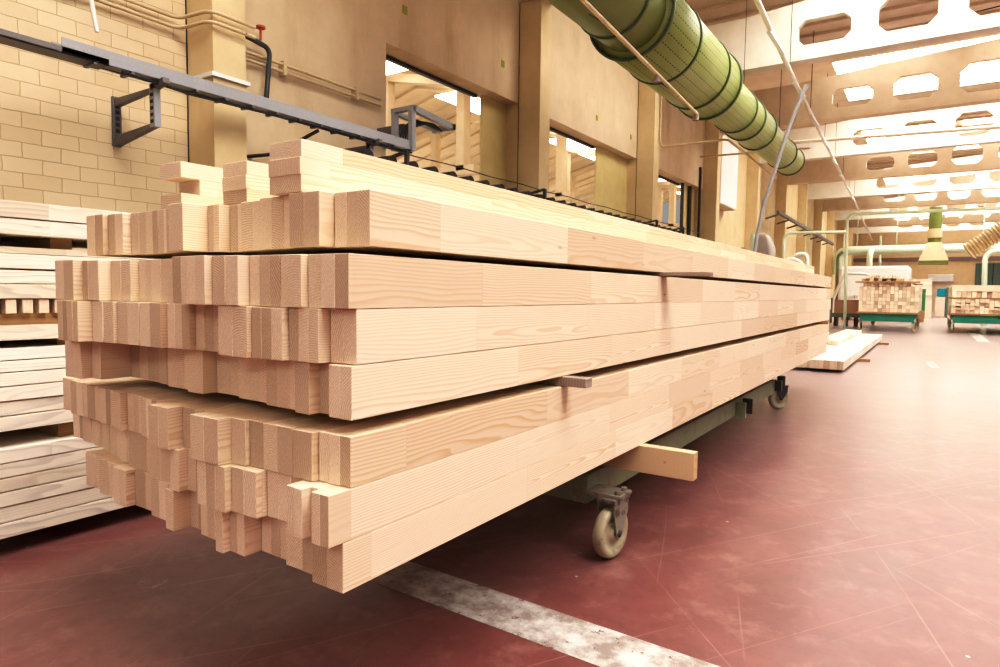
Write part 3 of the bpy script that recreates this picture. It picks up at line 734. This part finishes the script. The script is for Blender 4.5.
# sticks between the layers
def stick(name, x0, x1, y0, y1, z0, z1, mats, label, group='sticks and planks laid across the near stack'):
    m = MB(); m.box((x0, y0, z0), (x1, y1, z1), [0, 0, 0, 0, 1, 1], lam=R(0, 1))
    return tag(m.build(name, mats, loc=((x0 + x1) / 2, y0, z0), bevel=.002), label, 'stick', group)
ga = (LAY[5][1], LAY[6][0]); gb = (LAY[2][1], LAY[3][0])
ys = Yof(661, XS, 275)
stick('stacking_stick', -2.3, Xof(708, ys, 275), ys, ys + .085, ga[0], ga[1], ['grey_plank', 'grey_plank'], 'dark weathered flat stick poking out beneath the seventh layer of the near stack')
ym = Yof(562, XS, 382)
stick('stacking_stick', -2.35, Xof(586, ym, 382), ym, ym + .05, gb[0] + .001, gb[1] - .001, ['grey_plank', 'grey_plank'], 'short grey stick end poking out of the middle gap of the near stack')
yl = Yof(823, XS, 321)
stick('stacking_stick', -2.35, XS + .06, yl - .05, yl, gb[0], gb[1], ['brown_plank', 'grey_plank'], 'brown stick in the middle gap at the far end of the near stack')
stick('stacking_stick', -2.3, XS - .005, YF - .45, YF - .35, ga[0], ga[1], ['pine', 'pine_end'], 'pale stick in the upper gap at the far end of the near stack')
yp = Yof(640, XS, 445); zpl = LAY[0][0]
stick('bearer_plank', -2.45, Xof(694, yp, 460), yp, yp + .055, zpl - .125, zpl, ['rough_plank', 'rough_end'], 'rough sawn plank on edge sticking out under the near stack above the caster')
for q, y in enumerate((4.6, 6.3)):
    stick('bearer_plank', -2.35, XS - .32, y, y + .06, zpl - .125, zpl, ['rough_plank', 'rough_end'], 'bearer plank set back under the near stack, %s behind the protruding one' % ORD[q + 1])

# ------------------------------------------------------------------ casters and trolley
def caster(parent, c, ang, D=.236, ztop=.262, wt=.052, mats=('wheel', 'steel', 'dark_steel')):
    cx, cy = c; ax = Vector((math.cos(ang), math.sin(ang), 0)); fw = Vector((-math.sin(ang), math.cos(ang), 0))
    o = Vector((cx, cy, D / 2)); r = D / 2
    def loc(v): return o + ax * v[0] + fw * v[1] + Vector((0, 0, v[2]))
    f = MB()
    for s in (-1, 1):
        xs = s * (wt / 2 + .012)
        f.prism([loc((xs, -.016, -.02)), loc((xs, .016, -.02)), loc((xs, .075, ztop - r - .05)), loc((xs, .075, ztop - r)), loc((xs, -.045, ztop - r)), loc((xs, -.045, ztop - r - .05))], ax * (.006 * s))
    f.prism([loc((-wt/2 - .02, -.05, ztop - r)), loc((wt/2 + .02, -.05, ztop - r)), loc((wt/2 + .02, .085, ztop - r)), loc((-wt/2 - .02, .085, ztop - r))], (0, 0, .012))
    fk = f.build('caster_fork', mats[1], parent)
    f = MB(); f.lathe([(.0, -wt/2 - .02), (.016, -wt/2 - .02), (.016, wt/2 + .022), (.0, wt/2 + .022)], o, ax, 10); f.build('axle', mats[2], fk).location = (0, 0, 0)
    w = MB(); q = wt / 2
    w.lathe([(.018, -q - .004), (.034, -q - .004), (.036, -q + .010), (r * .68, -q + .010), (r * .74, -q), (r - .010, -q), (r - .002, -q + .008), (r, 0), (r - .002, q - .008), (r - .010, q), (r * .74, q), (r * .68, q - .010), (.036, q - .010), (.034, q + .004), (.018, q + .004)], o, ax, 36)
    w.build('caster_wheel', mats[0], parent)
    return fk

XF = -1.27; yf0, yf1 = Yof(587, XF, 500), Yof(775, XF, 380)
zf0, zf1 = PX(587, 504, XF).z, zpl - .1255
t = empty('lumber_trolley', (-1.8, (yf0 + yf1) / 2, 0), 'long worn green steel trolley carrying the near stack', 'trolley')
m = MB()
for xx in (XF, -2.32): 
    m.box((xx - .07, yf0, zf0), (xx, yf1, zf1))
for yy in (yf0, (yf0 + yf1) / 2, yf1 - .08): m.box((-2.32, yy, zf0 + .002), (XF - .07, yy + .08, zf1 - .002))
m.build('frame', 'green_frame', t, bevel=.003)
for s in (0, 1):
    m = MB(); yy = Yof(736, XF, 400) + s * .22; m.box((XF + .001, yy, zf0 - .01), (XF + .075, yy + .02, zf1 - .02)); m.build('side_bracket', 'green_frame' if not s else 'dark_steel', t)
c1 = PZ(610, 557, 0); c2 = PZ(778, 409, 0)
m = MB(); m.box((XF + .001, c1.y - .03, .275), (c1.x + .055, c1.y + .10, .29)); m.cyl((c1.x + .03, c1.y + .0, .29), (c1.x + .03, c1.y + .0, .306), .014, 8); m.cyl((c1.x + .03, c1.y + .07, .29), (c1.x + .03, c1.y + .07, .306), .014, 8); m.build('caster_plate', 'steel', t)
m = MB(); m.box((XF - .05, yf1, zf0 + .02), (XF + .06, yf1 + .06, zf1 - .01)); m.cyl((c2.x + .02, c2.y, .235), (c2.x + .02, c2.y, zf1 - .01), .04, 12); m.build('caster_plate', 'dark_steel', t)
fks = [caster(t, (c1.x, c1.y), math.radians(-7)), caster(t, (c2.x, c2.y), math.radians(-38), D=.235, ztop=.235, mats=('wheel', 'dark_steel', 'dark_steel')),
       caster(t, (-2.36, c1.y), math.radians(10)), caster(t, (-2.30, c2.y - .1), math.radians(-15))]

# ------------------------------------------------------------------ left stack of weathered boards
XL_ = -3.30
kz = lambda v: PX(0, v, XL_).z
rows = [(199, 216), (217, 233), (245, 252), (253, 268), (269.5, 283), (284.5, 298.5), (326, 341), (349, 361), (362, 373), (374, 387), (388, 402), (403, 417), (418, 432.5),
        (433.5, 447) if False else (432.9, 439.5), (450, 464), (464.8, 479), (480, 493), (494, 508), (509, 524), (525, 540)]
rows = [r for r in rows if r != (432.9, 439.5)]
nb = len(rows)
for i, (va, vb) in enumerate(rows):
    zt, zb = kz(va), kz(vb)
    fromtop = ['topmost', 'second from the top', 'third from the top', 'fourth from the top', 'fifth from the top', 'sixth from the top', 'seventh from the top, on the cross battens'.replace(', on the cross battens', ''), 'eighth from the top', 'ninth from the top'] 
    nm = fromtop[i] if i < 9 else ('bottom board' if i == nb - 1 else ORD[nb - i] + ' from the bottom')
    inset = .06 if i == 2 else R(0, .012)
    ncol = 2
    for c in range(ncol):
        w = .42; x1 = XL_ - inset - c * .425
        m = beam_mesh(w, zt - zb - .001, 7.4 + R(-.1, .1), lamw=.42)
        lab = 'pale weathered board in the left wall stack, %s' % nm if c == 0 else 'pale board %s in the left wall stack, %s row inward' % (nm, ORD[c + 1])
        put_beam('pale_board', m, (x1 - w / 2, -1.6 + R(-.04, .04), zb), ['pale', 'pine_end'], lab, 'board', 'weathered boards stacked by the left wall', bevel=.0015)
# cross pieces in the gaps
zb, zt = kz(314), kz(299.2)
for q in range(16):
    y = .70 + q * .0625
    m = MB(); m.box((XL_ - .8, y, zb), (XL_ - .01, y + .04, zt), [0, 0, 0, 0, 1, 0], lam=R(0, 1))
    tag(m.build('cross_batten', ['pine', 'far_end'], loc=(XL_ - .25, y, zb), bevel=.002), 'short cross batten in the gap of the left stack, %s counting from the camera' % ORD[q + 1], 'batten', 'cross battens in the left stack')
for q, (va, vb, ins) in enumerate(((233.1, 244.9, .10), (341.1, 348.9, .06), (432.6, 449.9, .08))):
    for w_, y in enumerate((-1.0, 1.35, 3.3, 5.2)):
        m = MB(); m.box((XL_ - .82, y, kz(vb) + .001), (XL_ - ins, y + .09, kz(va) - .001), lam=R(0, 1))
        tag(m.build('stacking_stick', 'brown_plank', loc=(XL_ - .3, y, kz(vb))), 'brown spacer stick inside the left stack, %s gap down, %s from the near end' % (ORD[q + 1], ORD[w_ + 1]), 'stick', 'sticks in the left stack gaps')
tag(MB().box((XL_ - .84, -1.5, kz(325.9)), (XL_ - .05, 5.7, kz(314.1))).build('base_board', 'brown_plank', loc=(XL_ - .4, 0, kz(325.9))), 'dark brown board below the cross battens in the left stack', 'board')
m0 = kz(540)
for w_, y in enumerate((-1.2, 1.5, 4.6)):
    m = MB(); m.box((XL_ - .82, y, 0.0), (XL_ - .32, y + .10, m0 - .001), lam=.3)
    tag(m.build('floor_bearer', 'brown_plank', loc=(XL_ - .3, y, 0)), 'brown bearer under the left stack, %s from the near end' % ORD[w_ + 1], 'bearer', 'bearers under the left stack')

# ------------------------------------------------------------------ pile of boards on the floor beyond
xr, ya, yb_ = -1.116, 11.07, 19.6
zt = .035 + .15
t_n = 9; bw = .094
for i in range(t_n):
    m = beam_mesh(bw - .002, .135, yb_ - ya + R(-.02, .02), lamw=.05)
    put_beam('pine_board', m, (xr - bw / 2 - i * bw, ya + R(-.02, .02), .052), ['pale', 'pine_end'], 'pale board in the low floor pile beyond the near stack, %s from the right' % ORD[i + 1], 'board', 'boards in the low floor pile', (0, 0, 0))
for i in range(4):
    m = beam_mesh(.094, .10, 4.9, lamw=.05)
    put_beam('pine_board', m, (xr - .50 - i * .097, 14.4 + .1 * i, .188), ['pale', 'pine_end'], 'pale board lying on top of the low floor pile, %s from the right' % ORD[i + 1], 'board', 'boards on top of the low floor pile')
for i, (y, xe) in enumerate(((13.3, -.93), (18.3, -.9))):
    m = MB(); m.box((-2.1, y, 0.0), (xe, y + .10, .0515), lam=.2)
    tag(m.build('floor_bearer', 'brown_plank', loc=(-1.5, y, 0)), ['dark bearer poking out under the middle of the floor pile', 'dark bearer poking out under the far end of the floor pile'][i], 'bearer')

# ------------------------------------------------------------------ far trolleys with battens
def far_trolley(x0, x1, y0, L, lab):
    t = empty('lumber_trolley', ((x0 + x1) / 2, y0, 0), lab, 'trolley', 'far lumber trolleys')
    m = MB(); m.box((x0 + .08, y0 + .05, .34), (x1 - .1, y0 + .13, .60)); 
    for xx in (x0 + .08, x1 - .18): m.box((xx, y0 + .13, .40), (xx + .08, y0 + L - .1, .58))
    m.build('frame', 'teal_frame', t)
    MB().box((x0 - .05, y0, .60), (x1 + .02, y0 + L, .655)).build('deck', 'brown_plank', t)
    for xx in (x0 + .08, x1 - .09):
        for yy in (y0 + .2, y0 + L - .4): caster(t, (xx, yy), R(-.5, .5), D=.30, ztop=.335, wt=.07)
    return t
y0 = 25.2
xa, xb = Xof(857, y0, 320), Xof(917.5, y0, 320)
far_trolley(xa, xb, y0, 6.2, 'teal green trolley with battens in the middle distance')
ncol, nrow = 15, 8
zb0 = .656; rh = .122; cw = (xb - xa - .02) / ncol
for r in range(nrow):
    for c in range(ncol):
        if r == nrow - 1 and (c in (0, 13, 14)): continue
        m = MB(); m.box((-cw/2 + .003, R(0, .03), 0), (cw/2 - .003, 6.0 + R(0, .15), rh - .005), [0, 0, 1, 1, 0, 0], lam=R(0, 1))
        put_beam('pine_batten', m, (xa + .02 + cw * (c + .5), y0 + .02, zb0 + r * rh), ['far_pine', 'far_end'],
                 'batten on the middle trolley, %s row up, %s from the left' % (ORD[r + 1], ORD[c + 1]), 'batten', 'battens on the middle trolley', bevel=0)
zq = zb0 + nrow * rh
tag(MB().box((xa - .10, y0 - .05, zq), (xb + .02, y0 + .35, zq + .05)).build('stacking_stick', 'brown_plank', loc=(xa, y0, zq)), 'dark board laid over the batten stack on the middle trolley', 'stick')
tag(MB().box((xa - .0, y0 + 4.5, zq), (xb + .02, y0 + 4.9, zq + .05)).build('stacking_stick', 'brown_plank', loc=(xa, y0, zq)), 'dark board over the far end of the batten stack on the middle trolley', 'stick')
for i in range(20):
    r, c = divmod(i, 12)
    m = MB(); m.box((-.055, 0, 0), (.055, 5.6, .095), [0, 0, 1, 1, 0, 0], lam=R(0, 1))
    put_beam('pine_batten', m, (xa + .12 + c * .125 + (.4 if r else 0) * .4, y0 + .1 + R(-.15, .3), zq + .052 + r * .1), ['far_pine', 'far_end'],
             'loose batten on top of the middle trolley, %s layer, %s from the left' % (['lower', 'upper'][r], ORD[c + 1]), 'batten', 'loose battens on top of the middle trolley', bevel=0)
# right hand trolley
y1 = 26.0; xc = Xof(950, y1, 315); xd = xc + 2.3
far_trolley(xc, xd, y1, 6.0, 'green trolley with battens at the right edge of the view')
m = MB()
for yy in (y1 + .1, y1 + 2.5): m.bar((xc - .10, yy, .5), (xc - .10, yy, 1.5), .06, .06)
m.bar((xc - .10, y1 + .1, 1.45), (xc - .10, y1 + 2.5, 1.45), .05, .05); m.bar((xc - .10, y1 + .1, 1.0), (xc - .10, y1 + 2.5, 1.0), .05, .05)
tag(m.build('trolley_side_rail', 'door_green'), 'dark green side rail on the right hand trolley', 'rail')
rowsB = [(.656, .115, 18, .0), (.775, .115, 18, .25), (.894, .115, 18, .18), (1.013, .115, 18, .0), (1.175, .20, 17, .0), ]
for r, (z, hh, n, drop) in enumerate(rowsB):
    cw = 2.26 / n
    for c in range(n):
        if R(0, 1) < drop and r < 3 and c not in (0, n - 1): hh2 = hh * .72
        else: hh2 = hh
        m = MB(); m.box((-cw/2 + .004, R(0, .10), 0), (cw/2 - .004, 5.8, hh2), [0, 0, 1, 1, 0, 0], lam=R(0, 1))
        put_beam('pine_batten', m, (xc + .02 + cw * (c + .5), y1 + .02, z), ['far_pine', 'far_end'], 'batten on the right trolley, %s row up, %s from the left' % (ORD[r + 1], ORD[c + 1]), 'batten', 'battens on the right trolley', bevel=0)
for q, yy in enumerate((y1 + .05, y1 + 5)):
    tag(MB().box((xc - .02, yy, 1.13), (xd, yy + .1, 1.173)).build('stacking_stick', 'brown_plank', loc=(xc, yy, 1.13)), 'dark stick between the layers of the right trolley, %s end' % ['near', 'far'][q], 'stick')
for q in range(6):
    tag(put_beam('pine_board', beam_mesh(.37, .20, 5.9, lamw=.4), (xc + .2 + q * .375, y1 + .05, 1.377), ['far_pine', 'far_end'], 'wide board on top of the right trolley, %s from the left' % ORD[q + 1], 'board', 'wide boards on the right trolley', bevel=0))

# ------------------------------------------------------------------ things further back
def gbox(name, u0, v0, u1, v1, Y, dep, mat, lab, cat, group=None, bev=0.0, zmin=None):
    a, b = PY(u0, v1, Y), PY(u1, v0, Y)
    return tag(MB().box((a.x, Y, zmin if zmin is not None else max(0, a.z)), (b.x, Y + dep, b.z)).build(name, mat, loc=((a.x + b.x) / 2, Y, 0), bevel=bev), lab, cat, group)
# cardboard cartons on a pallet cart
Yc = 28.5
for i, (u0, u1) in enumerate(((834, 845), (845.8, 858))):
    a, b = PY(u0, 313.5, Yc), PY(u1, 300, Yc)
    t = empty('cardboard_carton', ((a.x + b.x) / 2, Yc, a.z), ['left brown carton on the low cart behind the near stack', 'right brown carton on the low cart behind the near stack'][i], 'carton', 'cartons on the low cart')
    MB().box((a.x, Yc, a.z), (b.x, Yc + .6, b.z)).build('carton_body', 'cardboard', t)
    MB().box((a.x + .01, Yc - .004, b.z - .06), (b.x - .01, Yc + .004, b.z - .045)).build('flap_edge', 'brown_plank', t)
a, b = PY(831, 317, Yc), PY(860, 313.6, Yc)
t = empty('carton_cart', ((a.x + b.x) / 2, Yc, 0), 'low dark cart carrying two brown cartons', 'cart')
m = MB(); m.box((a.x, Yc - .05, a.z), (b.x, Yc + .7, b.z)); m.bar((a.x, Yc, .1), (a.x, Yc, PY(831, 298, Yc).z), .07, .07); m.build('frame', 'door_green', t)
for xx in (a.x + .15, (a.x + b.x) / 2, b.x - .15): MB().box((xx - .05, Yc, 0), (xx + .05, Yc + .6, a.z)).build('foot', 'dark_steel', t)
a, b = PY(839, 298.6, Yc), PY(856, 295.6, Yc)
tag(MB().box((a.x, Yc + .02, a.z), (b.x, Yc + .5, b.z)).build('white_sheet_stack', 'white_sheet', loc=(a.x, Yc, a.z), bevel=.01), 'flat white stack lying on the brown cartons', 'stack')
# bent cream handle frame
pts = [Vector((PY(833, 300, 33).x, 33, 0)), PY(833, 300, 33), PY(843, 276, 33), PY(848, 273.5, 33), PY(866, 274, 33), PY(872, 277, 33)]
tag(MB().tube(pts, .06, 8, fillet=.2).build('pipe_handle_frame', 'white_pipe'), 'bent cream tube frame behind the far end of the near stack', 'tube frame')
# wrapped stack behind the middle trolley
Yw = 36.0; a, b = PY(866, 284, Yw), PY(911, 265.5, Yw)
t = empty('wrapped_stack', ((a.x + b.x) / 2, Yw, 0), 'long timber stack wrapped in white plastic behind the middle trolley', 'wrapped stack')
m = MB(); m.box((a.x - 1.2, Yw, .5), (b.x, Yw + 2, b.z)); m.build('wrapping', 'white_sheet', t, bevel=.12)
for q in range(5): MB().box((a.x - 1 + q * .8, Yw - .0, 0), (a.x - .8 + q * .8, Yw + 2, .5)).build('bearer', 'brown_plank', t)
# bundle of pale boards / panel wall
Yp_ = 44.0
for i in range(9):
    a, b = PY(890, 303.0 - i * 2.7, Yp_), PY(932, 303.0 - (i + 1) * 2.7 + .25, Yp_)
    z0 = 0.0 if i == 0 else z1_; z1_ = b.z
    tag(MB().box((a.x, Yp_, z0), (b.x, Yp_ + .5, b.z)).build('wide_panel', 'far_pine', loc=((a.x + b.x) / 2, Yp_, z0)), 'pale wide board in the far board wall, %s up' % ORD[i + 1], 'board', 'boards in the far board wall')
gbox('green_board', 911, 289, 926, 306, 42.5, .12, 'green_panel', 'green board standing in front of the far board wall', 'board', zmin=0.0)
a, b = PY(937, 296, 46), PY(946.5, 288.5, 46)
t = empty('teal_machine', ((a.x + b.x) / 2, 46, 0), 'teal machine standing before the far roller shutter', 'machine')
MB().box((a.x, 46, 1.2), (b.x, 46.8, b.z)).build('housing', 'teal', t, bevel=.04)
MB().box((a.x - .1, 46, 0), (b.x + .1, 46.8, 1.19)).build('machine_base', 'far_pine', t, bevel=.04)
# roller shutter, door, wall band
Yd = YFAR - .06
a, b = PY(932, 308, Yd), PY(953, 281, Yd)
t = empty('roller_shutter', ((a.x + b.x) / 2, Yd, 0), 'white roller shutter box over an ochre opening in the far wall', 'roller shutter')
a1, b1 = PY(927, 282, Yd), PY(954, 274.5, Yd)
MB().box((a1.x, Yd - .5, a1.z), (b1.x, Yd, b1.z)).build('shutter_box', 'white_metal', t, bevel=.06)
m = MB(); m.box((a.x, Yd - .02, 0), (b.x, Yd + .02, a1.z)); 
for q in range(10): m.box((a.x, Yd - .05, q * .2), (b.x, Yd - .02, q * .2 + .03))
m.build('shutter_slats', 'far_pine', t)
a, b = PY(973, 308, Yd), PY(1012, 263, Yd)
t = empty('door_1', ((a.x + b.x) / 2, Yd, 0), None, None); t['kind'] = 'structure'
MB().box((a.x, Yd - .05, 0), (b.x, Yd, b.z)).build('door_leaf', 'door_green', t)
MB().bar(((a.x + b.x) / 2, Yd - .06, 0), ((a.x + b.x) / 2, Yd - .06, b.z), .08, .04).build('door_joint', 'dark_void', t)
a, b = PY(800, 263, YFAR - .1), PY(1010, 256, YFAR - .1)
struct(MB().box((a.x, YFAR - .1, a.z), (b.x, YFAR - .01, b.z)).build('trim_9', 'dark_band'))
# far green duct, hood, flexible duct
Yg = 44.0
a, b = PY(838, 251, Yg), PY(1010, 250, Yg)
zc = a.z
t = empty('horizontal_duct', (0, Yg, zc), 'pale green horizontal duct crossing the far end of the hall', 'duct')
MB().tube([(a.x, Yg, zc - 1.4), (a.x, Yg, zc), (b.x + 3, Yg, zc)], .26, 16, fillet=.7).build('main_duct', 'mint', t)
MB().tube([PY(869, 266, Yg - .8), PY(870, 252, Yg - .8), PY(872, 250, Yg)], .16, 12, fillet=.4).build('branch_duct', 'mint', t)
for q in range(7): MB().cyl((a.x + 1 + q * 2, Yg, zc + .2), (a.x + 1 + q * 2, Yg, 7.3), .02, 5).build('hanger_rod', 'mint', t)
Yh = 32.0
a = PY(935.5, 222, Yh); b = PY(935.5, 250, Yh); c = PY(935.5, 261, Yh); e = PY(935.5, 264.5, Yh)
sc = px_size(c)
t = empty('extraction_hood', (a.x, Yh, c.z), 'olive green extraction pipe with a flared hood hanging in the distance', 'hood')
MB().cyl((a.x, Yh, b.z + .3), (a.x, Yh, a.z + .6), 5.6 * sc, 20).build('pipe', 'olive', t)
MB().cyl((a.x, Yh, PY(935, 238, Yh).z), (a.x, Yh, PY(935, 229, Yh).z), 6.4 * sc, 20).build('collar', 'cream_pipe', t)
m = MB(); r0, r1 = 6 * sc, 12.5 * sc
vs = [(a.x - r0, Yh - r0, b.z + .3), (a.x + r0, Yh - r0, b.z + .3), (a.x + r0, Yh + r0, b.z + .3), (a.x - r0, Yh + r0, b.z + .3), (a.x - r1, Yh - r1, c.z), (a.x + r1, Yh - r1, c.z), (a.x + r1, Yh + r1, c.z), (a.x - r1, Yh + r1, c.z)]
m.add(vs, [(0,1,2,3), (0,4,5,1), (1,5,6,2), (2,6,7,3), (3,7,4,0), (7,6,5,4)]); m.build('hood_skirt', 'cream_pipe', t)
MB().box((a.x - r1, Yh - r1, e.z), (a.x + r1, Yh + r1, c.z)).build('hood_rim', 'olive', t)
Yx = 30.0
p0, p1 = PY(968, 252, Yx), PY(1015, 222, Yx)
m = MB(); n = 15; d = (p1 - p0)
prof = []
for q in range(n * 2 + 1): prof.append((.25 + (.10 if q % 2 else 0), q / (n * 2) * d.length))
m.lathe(prof, p0, d, 20); m.sm = [False] * len(m.sm)
tag(m.build('flexible_duct', 'cream_pipe'), 'ribbed flexible duct slanting in from the right edge', 'duct')
tag(MB().tube([Vector((PY(984, 312, 34).x, 34, 0)), PY(985, 258, 34), PY(990, 252, 34), PY(1010, 249, 34)], .10, 10, fillet=.4).build('bent_extraction_pipe', 'mint'), 'bent pale pipe below the ribbed duct at the right edge', 'pipe')
# tall green pipe frame at left of the far area
Yt = 26.5
tag(MB().tube([Vector((PY(846, 300, Yt).x, Yt, 0)), PY(847, 219, Yt), PY(853, 214, Yt), PY(1010, 208, Yt)], .055, 8, fillet=.4).build('tall_pipe_frame', 'mint'), 'tall pale green pipe bending to cross the hall above the trolleys', 'pipe')
tag(MB().tube([Vector((PY(783, 290, 24).x, 24, 0)), PY(784, 238, 24), PY(789, 233, 24), PY(846, 232, 24)], .05, 8, fillet=.4).build('low_pipe_frame', 'mint'), 'lower pale green pipe bending beside the wall pillars', 'pipe')
tag(MB().tube([Vector((PY(881, 272, 45).x, 45, 0)), PY(880.5, 236, 45)], .07, 8).build('thin_post', 'mint'), 'thin pale green post behind the wrapped stack', 'post')
tag(MB().tube([Vector((PY(838, 285, 38).x, 38, 0)), PY(838, 256, 38), PY(843, 252, 38)], .08, 8, fillet=.3).build('curved_pipe', 'green_frame'), 'dark green curved pipe beside the far pillars', 'pipe')
# wall rack beyond the duct
X_ = XPF + .40
a, b = PX(778, 212, X_), PX(833, 247, X_)
t = empty('wall_rack', ((X_), (a.y + b.y) / 2, a.z), 'dark sloping bracket rack on the far pillars', 'rack')
MB().bar(a, (X_, b.y, a.z - .15), .10, .12).build('rail', 'tray_dark', t)
for q in range(8):
    yy = a.y + (b.y - a.y) * q / 7.5; MB().bar((X_ - .42, yy, a.z - .22), (X_, yy, a.z - .1), .05, .06).build('bracket_arm', 'tray_dark', t)
# cabinet and plywood boards on the wall
a, b = PX(718.5, 205, XPF + .02), PX(737, 130, XPF + .02)
y2 = Yof(738, XPF + .02, 180)
zc0 = PX(735, 210, XPF).z; 
t = empty('wall_cabinet', (XPF, PYR[3] + .4, zc0), 'white wall cabinet hung beside the fourth pillar', 'cabinet')
MB().box((XW + .005, PYR[3] + .36, zc0), (XPF - .02, y2, zc0 + 2.0)).build('cabinet_body', 'panel', t)
MB().box((XPF - .015, PYR[3] + .38, zc0 + .03), (XPF + .005, y2 - .02, zc0 + 1.97)).build('door', 'white_sheet', t)
# sacks by the machine
def blob(c, s, lean, name, mat, lab):
    bm = bmesh.new(); bmesh.ops.create_icosphere(bm, subdivisions=4, radius=1)
    from mathutils import noise as NZ
    for v in bm.verts:
        p = v.co.copy(); q = Vector((math.copysign(abs(p.x) ** .65, p.x), math.copysign(abs(p.y) ** .65, p.y), math.copysign(abs(p.z) ** .55, p.z)))
        k = 1 - .28 * max(0, q.z) ; n = NZ.noise(p * 2.3 + Vector(c)) * .12
        v.co = Vector((q.x * s[0] * k * (1 + n) + lean * q.z, q.y * s[1] * k * (1 + n), q.z * s[2] * (1 + n * .5)))
    me = bpy.data.meshes.new(name); bm.to_mesh(me); bm.free(); me.materials.append(M[mat])
    for p in me.polygons: p.use_smooth = True
    o = bpy.data.objects.new(name, me); C.objects.link(o); o.location = c
    return tag(o, lab, 'sack')
Ys = 19.5
c = PY(765, 247, Ys); d = PY(748, 250, Ys)
k_ = px_size(c)
ped = MB().box((d.x - .45, Ys - .4, 0), (c.x + .5, Ys + .4, c.z - 13.6 * k_))
tag(ped.build('sack_platform', 'far_pine', loc=(c.x, Ys, 0)), 'raised wooden platform behind the near stack holding the sacks', 'platform')
blob((c.x, Ys, c.z + .0), (8.5 * k_, .3, 13 * k_), -.06, 'grey_sack', 'sack', 'tall grey cloth sack standing behind the near stack')
blob((d.x - .1, Ys + .05, c.z - 6.4 * k_), (5.5 * k_, .25, 6.5 * k_), -.04, 'brown_sack', 'brown_plank', 'small dark brown sack left of the grey sack')
# light machine by the wall
tag(MB().tube([Vector((PY(782, 290, 21.5).x, 21.5, 0)), PY(786, 259, 21.5), PY(800, 262, 21.5), PY(806, 280, 21.5), Vector((PY(806, 280, 21.5).x, 21.5, 0))], .10, 8, fillet=.4).build('bent_duct_pipe', 'white_pipe'), 'bent white duct pipe beside the wall past the sacks', 'pipe')
tag(MB().tube([Vector((PY(792, 285, 22.5).x, 22.5, 0)), PY(793, 255.5, 22.5), PY(807, 253.5, 22.5), Vector((PY(809, 285, 22.5).x, 22.5, 0))], .07, 8, fillet=.25).build('machine_guard', 'white_metal'), 'pale tubular machine guard beside the wall pillars', 'guard')

# ------------------------------------------------------------------ floor paint
M['faint'] = paint('faint_worn_paint', (0.42, 0.33, 0.31), 0.5, 0.25, 8.0)
def strip(q, lab, mat='line'):
    m = MB(); m.add([(p[0], p[1], .0015) for p in q], [(0, 1, 2, 3)])
    return tag(m.build('floor_line', mat), lab, 'floor marking')
a0, a1 = PZ(384, 586, 0), PZ(600, 667, 0); b0, b1 = PZ(440, 572, 0), PZ(720, 667, 0)
da = (a1 - a0).normalized(); db = (b1 - b0).normalized()
strip([a0 - da * 1.0, a1 + da * 1.8, b1 + db * 1.5, b0 - db * 1.2], 'worn white painted line crossing the red floor under the near stack')
strip([PZ(966, 331, 0), PZ(976, 331, 0), PZ(990, 342, 0), PZ(978, 342, 0)], 'white painted dash on the floor in front of the right trolley')
strip([PZ(925, 362, 0), PZ(933, 361, 0), PZ(940, 368, 0), PZ(931, 368, 0)], 'faded white patch on the floor beyond the floor pile', 'faint')

# ------------------------------------------------------------------ light
w = bpy.data.worlds.new('world'); bpy.context.scene.world = w; w.use_nodes = True
bg = w.node_tree.nodes['Background']; bg.inputs[0].default_value = (1.0, 0.99, 0.98, 1); bg.inputs[1].default_value = 0.32
sc = bpy.context.scene
sc.view_settings.view_transform = 'Standard'; sc.view_settings.look = 'None'
sc.view_settings.exposure = 0.0; sc.view_settings.gamma = 1.0
sc.cycles.max_bounces = 6; sc.cycles.diffuse_bounces = 4; sc.cycles.glossy_bounces = 3
sc.cycles.caustics_reflective = False; sc.cycles.caustics_refractive = False
sc.cycles.use_denoising = True

vs = sc.view_settings; vs.use_curve_mapping = True
cv = vs.curve_mapping.curves[3]
cv.points.new(0.10, 0.065); cv.points.new(0.5, 0.52); cv.points.new(0.80, 0.855)
vs.curve_mapping.update()
